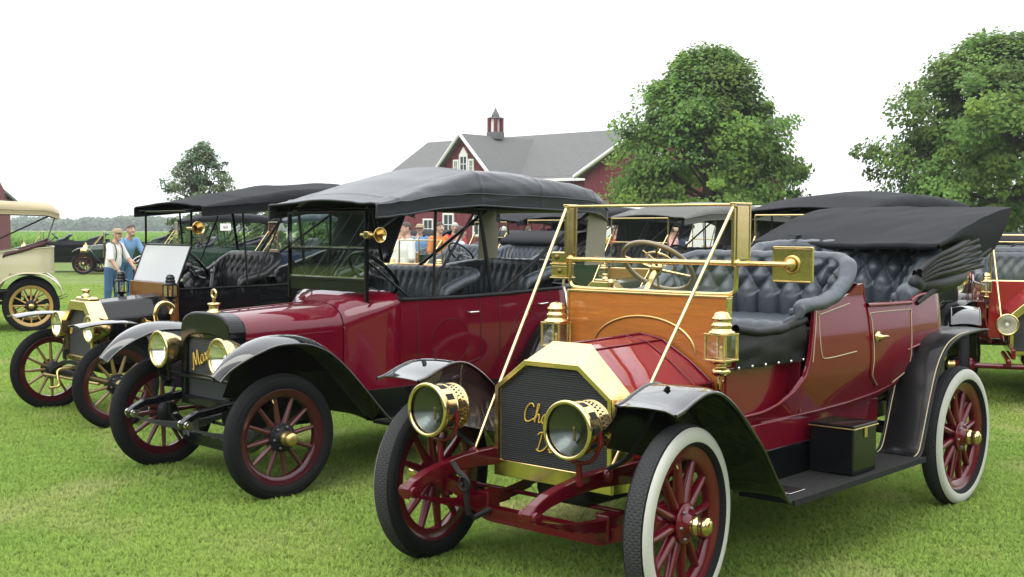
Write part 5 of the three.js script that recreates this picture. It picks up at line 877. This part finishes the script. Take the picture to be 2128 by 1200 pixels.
for (const [x, z, sh, lb, po, hat] of crowdAt) person('person ' + lb, x, z, r0() * 6.3, po === 'talk' ? poseTalk : poseStand, { shirt: sh, trousers: [denim, khakiTr, darkTr][Math.floor(r0() * 3)], hat, hair: r0() < 0.4 ? greyHair : hairM, s: 0.94 + r0() * 0.1 }, 'visitors walking among the cars');

// ---------------------------------------------------------------- barn
const roofM = (() => { const t = dataTex(256, (u, v) => { const n = 0.5 + 0.22 * tileNoise(u, v, 5, 1) + 0.25 * (noise(u * 90, v * 90) * 0.5), l = (v * 16) % 1 < 0.1 ? -0.06 : 0; return [0.38 * (0.75 + 0.5 * n) + l, 0.38 * (0.75 + 0.5 * n) + l, 0.375 * (0.75 + 0.5 * n) + l]; }); return new THREE.MeshStandardMaterial({ map: rep(t, 0.3, 0.3), roughness: 0.9 }); })();
const barnRed = std(0.13, 0.013, 0.02, 0.75, 0, { bumpMap: rep(grain, 0.5), bumpScale: 0.004 }), trimW = std(0.72, 0.72, 0.7, 0.6), paneDark = phy(0.02, 0.025, 0.03, 0.08, 0, {});
// boards of a wall between two points, roof line given by top(t)
function boards(parent, w, top, y0, mat, z, step = 0.32) {
  const n = Math.round(w / step), gs = [];
  for (let i = 0; i < n; i++) { const x = -w / 2 + (i + 0.5) * w / n, h = Math.max(0.05, top(x) - y0); const b = new THREE.BoxGeometry(w / n - 0.02, h, 0.05).translate(x, y0 + h / 2, z + (i % 2) * 0.008); gs.push(b); }
  if (n <= 60) { gs.forEach((g) => part('board', g, mat, parent)); } else { part('boards', gs, mat, parent).userData.kind = 'stuff'; }
}
function windowAt(parent, x, y, z, w, h, arched) {
  const f = part('window', [box(w + 0.24, 0.13, 0.12, x, y - h / 2 - 0.06, z, 0.01), box(w + 0.24, 0.13, 0.1, x, y + h / 2 + 0.06, z, 0.01), box(0.12, h, 0.1, x - w / 2 - 0.06, y, z, 0.01), box(0.12, h, 0.1, x + w / 2 + 0.06, y, z, 0.01), box(0.05, h, 0.06, x, y, z, 0), box(w, 0.05, 0.06, x, y, z, 0), ...(arched ? [prism([[x - w / 2 - 0.12, y + h / 2 + 0.12], [x + w / 2 + 0.12, y + h / 2 + 0.12], [x, y + h / 2 + 0.12 + w * 0.9]], 0.08, 0.01).translate(0, 0, z - 0.04)] : [])], trimW, parent);
  part('pane', new THREE.BoxGeometry(w, h, 0.03).translate(x, y, z - 0.03), paneDark, f);
}
function gableSlab(p, q, thick, depth0, depth1) { return null; }
void gableSlab;
// a roof slope: quad a-b (eave) to c-d (ridge) with thickness
const slope = (a, b, c, d, t = 0.14) => shell((u, v) => [0, 1, 2].map((i) => mix(mix(a[i], b[i], u), mix(d[i], c[i], u), v)), 12, 8, t, 40, 18);
(() => {
  const turn = BARN.turn, barn = thing('barn', 'large dark red barn with grey roof, front gable and cupola behind the cars', 'barn', BARN.x, BARN.z, turn);
  // own axes: x along the ridge, z towards the front
  const H = BARN.H, E = BARN.E, D = BARN.D, xl = BARN.x0, xr = BARN.x1;
  part('roof', [slope([xl - 0.4, E - 0.25, D + 0.4], [xr, E - 0.25, D + 0.4], [xr, H, 0], [xl - 0.4, H, 0]), slope([xr, E - 0.25, -D - 0.4], [xl - 0.4, E - 0.25, -D - 0.4], [xl - 0.4, H, 0], [xr, H, 0])], roofM, barn);
  const wf = group('front_wall', barn); wf.position.set((xl + xr) / 2, 0, D); boards(wf, xr - xl, () => E, 0, barnRed, 0, 0.34);
  part('wall', [box(xr - xl, E, 0.2, (xl + xr) / 2, E / 2, -D, 0), box(xr - xl - 0.4, E - 0.1, 0.1, (xl + xr) / 2, E / 2, D - 0.12, 0), prism([[-D, 0], [D, 0], [D, E], [0, H - 0.1], [-D, E]], 0.2, 0).rotateY(-Math.PI / 2).translate(xl + 0.2, 0, 0), prism([[-D, 0], [D, 0], [D, E], [0, H - 0.1], [-D, E]], 0.2, 0).rotateY(-Math.PI / 2).translate(xr, 0, 0)], barnRed, barn);
  part('eave_board', [box(xr - xl + 0.4, 0.2, 0.06, (xl + xr) / 2, E - 0.3, D + 0.42, 0.01)], trimW, barn);
  for (let i = 0; i < 3; i++) windowAt(barn, xl + 2 + i * 3.6, 1.7, D + 0.06, 0.9, 1.3);
  // front wings with gables
  for (const [gx, gw, gd, hh, cup] of BARN.wings) {
    const w = group('gabled_wing', barn); w.position.set(gx, 0, 0);
    const zf = D + gd, sl = (hh - 0.15 - E * 0.98) / (gw / 2), top = (x) => hh - 0.15 - sl * Math.abs(x);
    boards(w, gw, top, 0, barnRed, zf, 0.3);
    part('roof', [slope([gw / 2 + 0.5, hh - sl * (gw / 2 + 0.5), zf + 0.5], [gw / 2 + 0.5, hh - sl * (gw / 2 + 0.5), -0.5], [0, hh, -0.5], [0, hh, zf + 0.5]), slope([-gw / 2 - 0.5, hh - sl * (gw / 2 + 0.5), -0.5], [-gw / 2 - 0.5, hh - sl * (gw / 2 + 0.5), zf + 0.5], [0, hh, zf + 0.5], [0, hh, -0.5])], roofM, w);
    part('side_wall', [-1, 1].map((s) => box(0.15, E, gd, s * (gw / 2 - 0.1), E / 2, D + gd / 2, 0)), barnRed, w);
    for (const s of [-1, 1]) part('rake_board', rod([0, hh - 0.06, zf + 0.53], [s * (gw / 2 + 0.52), hh - 0.06 - sl * (gw / 2 + 0.52), zf + 0.53], 0.14, 0.14, 4), trimW, w);
    windowAt(w, 0, mix(E, hh, 0.3), zf + 0.09, 0.62, 1.05, true); windowAt(w, -0.78, mix(E, hh, 0.24), zf + 0.09, 0.3, 0.8); windowAt(w, 0.78, mix(E, hh, 0.24), zf + 0.09, 0.3, 0.8);
    for (const s of [-1, 1]) windowAt(w, s * gw * 0.25, 2, zf + 0.09, 0.9, 1.4);
    if (cup) {
      const c = group('cupola', barn), cz = D + gd - cup; c.position.set(gx, hh, cz); c.scale.set(0.72, 0.74, 0.72);
      part('base', box(1.3, 0.7, 1.3, 0, 0.05, 0, 0.02), roofM, c);
      part('post', [-1, 1].flatMap((a) => [-1, 1].map((b) => box(0.3, 1.5, 0.3, a * 0.45, 1.05, b * 0.45, 0.02))), barnRed, c).userData.kind = 'stuff';
      part('louvre_panel', [box(0.5, 1.35, 0.8, 0, 1.05, 0, 0.02)], trimW, c);
      part('cap', [new THREE.ConeGeometry(0.95, 0.35, 4).rotateY(Math.PI / 4).translate(0, 1.95, 0), lathe([[0.42, 2.0], [0.36, 2.2], [0.2, 2.45], [0.1, 2.7], [0.0001, 2.85]], 10)], roofM, c);
      part('finial', [rod([0, 2.8, 0], [0, 3.15, 0], 0.03), ball(0.07, 0, 3.0, 0)], trimW, c);
    }
  }
})();
(() => {                                                          // low corner of another building at the left edge
  const b = thing('red_shed', 'dark red shed with grey roof showing above the cream car at the left edge', 'shed', -29.5, -54, 0.25);
  part('wall', [box(12, 3, 9, 0, 1.5, 0, 0.02), prism([[-4.5, 3], [4.5, 3], [0, 4.3]], 11.9, 0).rotateY(Math.PI / 2).translate(-5.95, 0, 0)], barnRed, b);
  part('roof', [slope([-6.4, 2.85, 5], [6.4, 2.85, 5], [5.2, 4.45, 0], [-6.4, 4.45, 0]), slope([6.4, 2.85, -5], [-6.4, 2.85, -5], [-6.4, 4.45, 0], [5.2, 4.45, 0])], roofM, b);
})();
(() => {
  const t = thing('trailer', 'long white enclosed trailer far behind the brass windscreen', 'trailer', 7.2, -46, 0.1);
  part('body', box(7.5, 1.9, 2.3, 0, 1.55, 0, 0.12), M.whitePaint, t); part('roof', box(7.4, 0.08, 2.2, 0, 2.54, 0, 0.03), trimW, t); part('skirt', box(7.2, 0.25, 2.1, 0, 0.52, 0, 0.03), darkTr, t);
  for (const x of [-0.6, 0.6]) for (const z of [-1.05, 1.05]) part('wheel', [ring(0.28, 0.1, x, 0.38, z, 20, 8), new THREE.CylinderGeometry(0.2, 0.2, 0.12, 16).rotateX(Math.PI / 2).translate(x, 0.38, z)], M.iron, t);
})();
(() => {                                                          // table with boxes seen under the second car's top
  const t = thing('folding_table', 'white topped folding table behind the seats of the second red car', 'table', -0.55, -12.75, 0.55);
  part('tabletop', box(1.7, 0.04, 0.7, 0, 1.0, 0, 0.01), M.whitePaint, t); for (const a of [-1, 1]) for (const b of [-1, 1]) part('leg', rod([a * 0.75, 0, b * 0.28], [a * 0.75, 0.99, b * 0.28], 0.018), M.steel, t);
  const y = thing('storage_box', 'yellow plastic box on the folding table', 'box', -0.15, -12.6, 0.5); y.position.y = 1.02; part('bin', box(0.42, 0.2, 0.3, 0, 0.1, 0, 0.02), shirtMats.yellow, y); part('lid', box(0.45, 0.03, 0.33, 0, 0.215, 0, 0.01), shirtMats.yellow, y);
  const o = thing('storage_box', 'orange box beside the yellow box on the folding table', 'box', -0.8, -12.95, 0.6); o.position.y = 1.02; part('bin', box(0.2, 0.2, 0.2, 0, 0.1, 0, 0.015), shirtMats.orange, o); part('lid', box(0.22, 0.03, 0.22, 0, 0.215, 0, 0.01), shirtMats.orange, o);
})();

// ---------------------------------------------------------------- trees
const barkM = std(0.09, 0.07, 0.05, 0.95, 0, { bumpMap: rep(grain, 3, 8), bumpScale: 0.03 });
const leafMat = phy(1, 1, 1, 0.95, 0, { vertexColors: true, transmission: 0.45, thickness: 0, specularIntensity: 0.35 });
// outline: [[height, radius], ...]; leaf clumps gather on the outer shell and along limbs
function makeTree(name, label, x, z, { outline, h0, h1, clumps = 260, leaves = 90, size = 0.2, spread = 0.55, color = [0.05, 0.1, 0.018], vary = 0.5, seed = 1, trunkR = 0.22, trunkTop = 0.55, skew = 0, sx = 1, hollow = 0.35, grp }) {
  const r = rng(seed), t = thing(name, label, 'tree', x, z, 0, grp), pos = [], nor = [], col = [], limbs = [];
  const H = h1 - h0, c0 = [];
  for (let i = 0; i < clumps; i++) {
    const k = Math.pow(r(), 0.85), y = h0 + H * k, R = lin(outline, y), a = r() * Math.PI * 2, lump = 0.86 + 0.5 * noise(Math.cos(a) * 1.9 + seed, y * 0.6, Math.sin(a) * 1.9) + 0.22 * noise(Math.cos(a) * 4, y * 1.4, Math.sin(a) * 4 + seed), q = R * lump * Math.sqrt(mix(hollow, 1, r()));
    if (noise(Math.cos(a) * q * 0.55 + seed * 3.1, y * 0.55, Math.sin(a) * q * 0.55) < -0.24) continue;
    c0.push([Math.cos(a) * q * sx + skew * k, y + 0.15 * (r() - 0.5), Math.sin(a) * q, R]);
  }
  for (const [cx, cy, cz] of c0) {
    const tone = 1 + vary * (r() - 0.5) + 0.35 * noise(cx * 0.6, cy * 0.6, cz * 0.6), hue = 0.25 * (r() - 0.5), sc = spread * (0.35 + 0.9 * r()), flat = 0.62;
    const out = V(cx, (cy - (h0 + H * 0.4)) * 0.8, cz).normalize();
    for (let j = 0; j < leaves; j++) {
      const th = r() * Math.PI * 2, ph = Math.acos(2 * r() - 1), rr = sc * Math.cbrt(r()), px = cx + rr * Math.sin(ph) * Math.cos(th), py = cy + rr * Math.cos(ph) * flat - 0.12 * rr, pz = cz + rr * Math.sin(ph) * Math.sin(th);
      const n = V(r() - 0.5, r() - 0.2, r() - 0.5).add(out.clone().multiplyScalar(0.55)).normalize(), b = V(r() - 0.5, r() - 0.5, r() - 0.5).cross(n).normalize(), c = n.clone().cross(b), s = size * (0.55 + 0.8 * r());
      const P = [[-0.5, 0], [0, 0.38], [0.5, 0], [0, -0.38]].map(([u, v]) => [px + (b.x * u + c.x * v) * s, py + (b.y * u + c.y * v) * s, pz + (b.z * u + c.z * v) * s]);
      for (const i of [0, 2, 1, 0, 3, 2]) { pos.push(...P[i]); nor.push(n.x, n.y, n.z); const m = tone * (0.85 + 0.3 * ((j * 7919) % 13) / 13); col.push(color[0] * m * (1 + hue), color[1] * m, color[2] * m * (1 - hue)); }
    }
  }
  const g = new THREE.BufferGeometry(); g.setAttribute('position', new THREE.Float32BufferAttribute(pos, 3)); g.setAttribute('normal', new THREE.Float32BufferAttribute(nor, 3)); g.setAttribute('color', new THREE.Float32BufferAttribute(col, 3)); g.setAttribute('uv', new THREE.BufferAttribute(new Float32Array(pos.length / 3 * 2), 2));
  const top = h0 + H * trunkTop, lean = skew * 0.4;
  part('trunk', [rod([0, -0.05, 0], [lean * 0.3, h0 + H * 0.15, 0], trunkR * 1.25, trunkR * 0.8, 12), rod([lean * 0.3, h0 + H * 0.15, 0], [lean, top, 0], trunkR * 0.8, trunkR * 0.3, 10)], barkM, t);
  for (let i = 0; i < Math.min(c0.length, 34); i++) { const c = c0[Math.floor(r() * c0.length)], y = mix(h0 - H * 0.05, Math.min(c[1] - 0.3, top), 0.3 + 0.5 * r()), yy = Math.min(y, c[1] - 0.1); limbs.push(tube([[lean * clamp(yy / top), yy, 0], [c[0] * 0.45, mix(yy, c[1], 0.35), c[2] * 0.45], [c[0] * 0.95, c[1], c[2] * 0.95]], trunkR * (0.14 + 0.16 * r()), 10, 5)); }
  part('limbs', limbs, barkM, t).userData.kind = 'stuff';
  const m = part('crown', g, leafMat, t); void m;
  return t;
}
makeTree('maple_tree', 'broad green maple with pointed crown standing beside the barn', 8.05, -50, { outline: [[1.7, 3.2], [2.6, 3.9], [3.6, 4.0], [4.4, 3.8], [5.4, 3.6], [6.4, 3.1], [7.2, 2.6], [7.95, 2.0], [8.5, 1.2], [9.0, 0.4]], h0: 2.0, h1: 8.9, clumps: 760, leaves: 130, size: 0.17, spread: 0.85, color: [0.14, 0.24, 0.045], vary: 0.8, seed: 19, trunkR: 0.28, hollow: 0.4 });
makeTree('maple_tree', 'large rounded green tree cut off by the right edge', 18.6, -46, { outline: [[1.7, 2.6], [2.4, 4.6], [3.4, 5.2], [4.8, 5.1], [6.0, 4.7], [7.0, 4.0], [7.9, 2.9], [8.6, 1.5], [9.1, 0.3]], h0: 1.8, h1: 8.85, clumps: 860, leaves: 130, size: 0.17, spread: 0.85, color: [0.135, 0.225, 0.046], vary: 0.8, seed: 23, trunkR: 0.34, hollow: 0.3 });
makeTree('young_tree', 'small thin-crowned tree standing alone on the left behind the black car', -15.85, -62, { outline: [[2.4, 1.0], [3.2, 1.75], [4.0, 1.8], [4.8, 1.4], [5.5, 0.8], [6.0, 0.2]], h0: 2.5, h1: 5.95, clumps: 125, leaves: 75, size: 0.15, spread: 0.45, color: [0.14, 0.2, 0.1], seed: 5, trunkR: 0.11, hollow: 0.15 });
[[-18.6, -72, 1.5, 'rounded bush below the small tree on the left'], [-14.8, -70, 1.9, 'green bush seen between the posts of the black car'], [-12, -76, 2.1, 'dark green bush seen under the roof of the black car'], [-10.2, -68, 1.6, 'bush in the gap between the black car and the second red car']].forEach(([x, z, s, lb], i) => makeTree('bush', lb, x, z, { outline: [[0.2, 1.5 * s * 0.8], [1.2 * s * 0.6, 1.7 * s * 0.8], [1.9 * s * 0.7, 0.9 * s], [2.3 * s * 0.7, 0.2]], h0: 0.3, h1: 2.2 * s * 0.7, clumps: 60, leaves: 60, size: 0.26, spread: 0.6, color: [0.075, 0.14, 0.035], seed: 31 + i, trunkR: 0.08 }));
[[11.8, -58, 'low dark tree behind the gap between the two large trees', 3.1], [14.5, -66, 'low spreading tree right of the gap', 3.0], [22, -60, 'dark tree low down at the right edge', 3.4], [17.2, -56, 'dense low tree under the right-hand crown', 2.7]].forEach(([x, z, lb, h], i) => makeTree('low_tree', lb, x, z, { outline: [[0.3, 2.2], [h * 0.45, 2.9], [h * 0.8, 2.0], [h, 0.4]], h0: 0.4, h1: h, clumps: 110, leaves: 60, size: 0.28, spread: 0.7, color: [0.04, 0.08, 0.02], seed: 51 + i, trunkR: 0.16 }));
function leafRing(r) {
  const pos = [], nor = [], col = [];
  for (let i = 0; i < 30000; i++) {
    const az = mix(-0.3, 3.75, r()), R = 52 + 12 * r() + 8 * noise(az * 3), x = Math.cos(az) * R, z = Math.sin(az) * R, b = 14 + 5 * noise(az * 5, 2) + 3 * noise(az * 17, 5), y = r() * b, n = V(r() - 0.5, r() - 0.3, r() - 0.5).normalize(), a = V(r() - 0.5, r() - 0.5, r() - 0.5).cross(n).normalize(), c = n.clone().cross(a), s = 1.5, m = 0.7 + 0.6 * r(), P = [[-0.5, 0], [0, 0.4], [0.5, 0], [0, -0.4]].map(([p, q]) => [x + (a.x * p + c.x * q) * s, y + (a.y * p + c.y * q) * s, z + (a.z * p + c.z * q) * s]);
    for (const k of [0, 2, 1, 0, 3, 2]) { pos.push(...P[k]); nor.push(n.x, n.y, n.z); col.push(0.035 * m, 0.07 * m, 0.018 * m); }
  }
  const g = new THREE.BufferGeometry(); g.setAttribute('position', new THREE.Float32BufferAttribute(pos, 3)); g.setAttribute('normal', new THREE.Float32BufferAttribute(nor, 3)); g.setAttribute('color', new THREE.Float32BufferAttribute(col, 3)); g.setAttribute('uv', new THREE.BufferAttribute(new Float32Array(pos.length / 3 * 2), 2));
  return g;
}
(() => {                                                          // the far wood along the horizon: one mass
  const r = rng(91), pos = [], nor = [], col = [];
  for (let i = 0; i < 26000; i++) { const u = r(), x = mix(-460, 330, u), b = 6.5 + 4.5 * noise(x * 0.0125, 2) + 3.4 * noise(x * 0.055, 5), y = r() * b, z = -640 - 30 * r() - 0.08 * Math.abs(x), n = V(r() - 0.5, r() - 0.1, r()).normalize(), a = V(r() - 0.5, r() - 0.5, r() - 0.5).cross(n).normalize(), c = n.clone().cross(a), s = 3.0, m = 0.7 + 0.6 * r(); const P = [[-0.5, 0], [0, 0.4], [0.5, 0], [0, -0.4]].map(([p, q]) => [x + (a.x * p + c.x * q) * s, y + (a.y * p + c.y * q) * s, z + (a.z * p + c.z * q) * s]); for (const k of [0, 2, 1, 0, 3, 2]) { pos.push(...P[k]); nor.push(n.x, n.y, n.z); col.push(0.11 * m, 0.165 * m, 0.08 * m); } }
  const g = new THREE.BufferGeometry(); g.setAttribute('position', new THREE.Float32BufferAttribute(pos, 3)); g.setAttribute('normal', new THREE.Float32BufferAttribute(nor, 3)); g.setAttribute('color', new THREE.Float32BufferAttribute(col, 3)); g.setAttribute('uv', new THREE.BufferAttribute(new Float32Array(pos.length / 3 * 2), 2));
  const m = part('far_wood', g, leafMat, scene); tag(m, 'hazy line of far trees along the horizon', 'trees'); m.userData.kind = 'stuff';
  // wood standing to the right of and behind the viewpoint
  const ring = part('wood_edge', leafRing(r), leafMat, scene); tag(ring, 'tall wood edge beyond the lawn opposite the row of cars', 'trees'); ring.userData.kind = 'stuff';
  // crop field in front of it
  const pl = new THREE.BufferGeometry(), pp = []; for (let k = 0; k < 3; k++) { const a = k * 2.1; pp.push(-Math.cos(a) * 0.35, 0, -Math.sin(a) * 0.35, Math.cos(a) * 0.35, 0, Math.sin(a) * 0.35, 0.15 * Math.cos(a + 1), 1.5, 0.15 * Math.sin(a + 1)); } pl.setAttribute('position', new THREE.Float32BufferAttribute(pp, 3)); pl.computeVertexNormals();
  const N = 40000, im = new THREE.InstancedMesh(pl, std(0.2, 0.36, 0.08, 0.8), N), q = new THREE.Matrix4(), C = new THREE.Color();
  for (let i = 0; i < N; i++) { const d = Math.pow(r(), 1.4), z = -mix(88, 240, d), x = mix(-0.6, -0.2, r()) * -z; q.makeRotationY(r() * 6.3).scale(V(1.6, 0.4 + 0.25 * r(), 1.6)).setPosition(x, 0, z); im.setMatrixAt(i, q); C.setRGB(0.8 + 0.4 * r(), 0.8 + 0.4 * r(), 0.8); im.setColorAt(i, C); }
  im.name = 'crop_field'; im.userData.kind = 'stuff'; scene.add(im); tag(im, 'bright green crop field stretching behind the cars on the left', 'field');
})();

// ---------------------------------------------------------------- lawn
(() => {
  const t = dataTex(1024, (u, v) => { const a = tileNoise(u, v, 6, 1, 4), b = tileNoise(u, v, 40, 3, 3), c = noise(u * 420, v * 420), y = clamp(0.5 + 0.7 * a), m = 0.78 + 0.3 * b + 0.22 * c; return [mix(0.37, 0.52, y) * m, mix(0.51, 0.57, y) * m, mix(0.13, 0.2, y) * m]; });
  struct('lawn', new THREE.PlaneGeometry(2400, 2400).rotateX(-Math.PI / 2), new THREE.MeshStandardMaterial({ map: rep(t, 240), roughness: 0.95, bumpMap: rep(grain, 1600), bumpScale: 0.02 }));
  const r = rng(4), bl = [], nn = [];
  for (let k = 0; k < 7; k++) { const a = r() * 6.3, l = 0.3 + 0.5 * r(), w = 0.055 + 0.04 * r(), ox = (r() - 0.5) * 0.9, oz = (r() - 0.5) * 0.9, cx = Math.cos(a), cz = Math.sin(a), h = 0.7 + 0.5 * r(), b0 = [ox - cz * w, 0, oz + cx * w], b1 = [ox + cz * w, 0, oz - cx * w], m0 = [ox - cz * w * 0.8 + cx * l * 0.35, h * 0.6, oz + cx * w * 0.8 + cz * l * 0.35], m1 = [ox + cz * w * 0.8 + cx * l * 0.35, h * 0.6, oz - cx * w * 0.8 + cz * l * 0.35], tp = [ox + cx * l, h, oz + cz * l]; bl.push(...b0, ...b1, ...m1, ...b0, ...m1, ...m0, ...m0, ...m1, ...tp); for (let i = 0; i < 9; i++) nn.push(cx * 0.25, 0.95, cz * 0.25); }
  const g = new THREE.BufferGeometry(); g.setAttribute('position', new THREE.Float32BufferAttribute(bl, 3)); void nn; g.computeVertexNormals();
  const N = 450000, im = new THREE.InstancedMesh(g, phy(1, 1, 1, 0.95, 0, { transmission: 0.45, thickness: 0, specularIntensity: 0.25 }), N), q = new THREE.Matrix4(), C = new THREE.Color();
  for (let i = 0; i < N; i++) {
    const d = Math.pow(mix(Math.pow(3.4, 0.7), Math.pow(34, 0.7), r()), 1 / 0.7), x = (r() * 2 - 1) * (0.53 * d + 0.7), z = -d, p = clamp(0.5 + 0.75 * fbm(x * 0.35, z * 0.35, 2, 4)), dry = clamp((fbm(x * 1.3 + 40, z * 0.8, 6, 4) - 0.06) * 3.2) * 0.7 * sstep(0.1, 0.75, fbm(x * 0.25, z * 0.25, 9, 2) + 0.5), s = 0.022 + 0.0011 * d, m = 0.8 + 0.4 * r();
    q.makeRotationY(r() * 6.3).scale(V(s * (1 + 0.5 * r()), s * (0.62 + 0.6 * r()) * mix(1, 0.75, dry), s * (1 + 0.5 * r()))).setPosition(x, 0, z); im.setMatrixAt(i, q);
    C.setRGB(mix(mix(0.185, 0.36, p), 0.52, dry) * m, mix(mix(0.34, 0.45, p), 0.48, dry) * m, mix(mix(0.06, 0.1, p), 0.23, dry) * m); im.setColorAt(i, C);
  }
  im.name = 'grass'; im.userData.kind = 'stuff'; im.receiveShadow = true; scene.add(im); tag(im, 'short mown green grass of the lawn in front of the cars', 'grass');
})();
renderer.render(scene, camera);
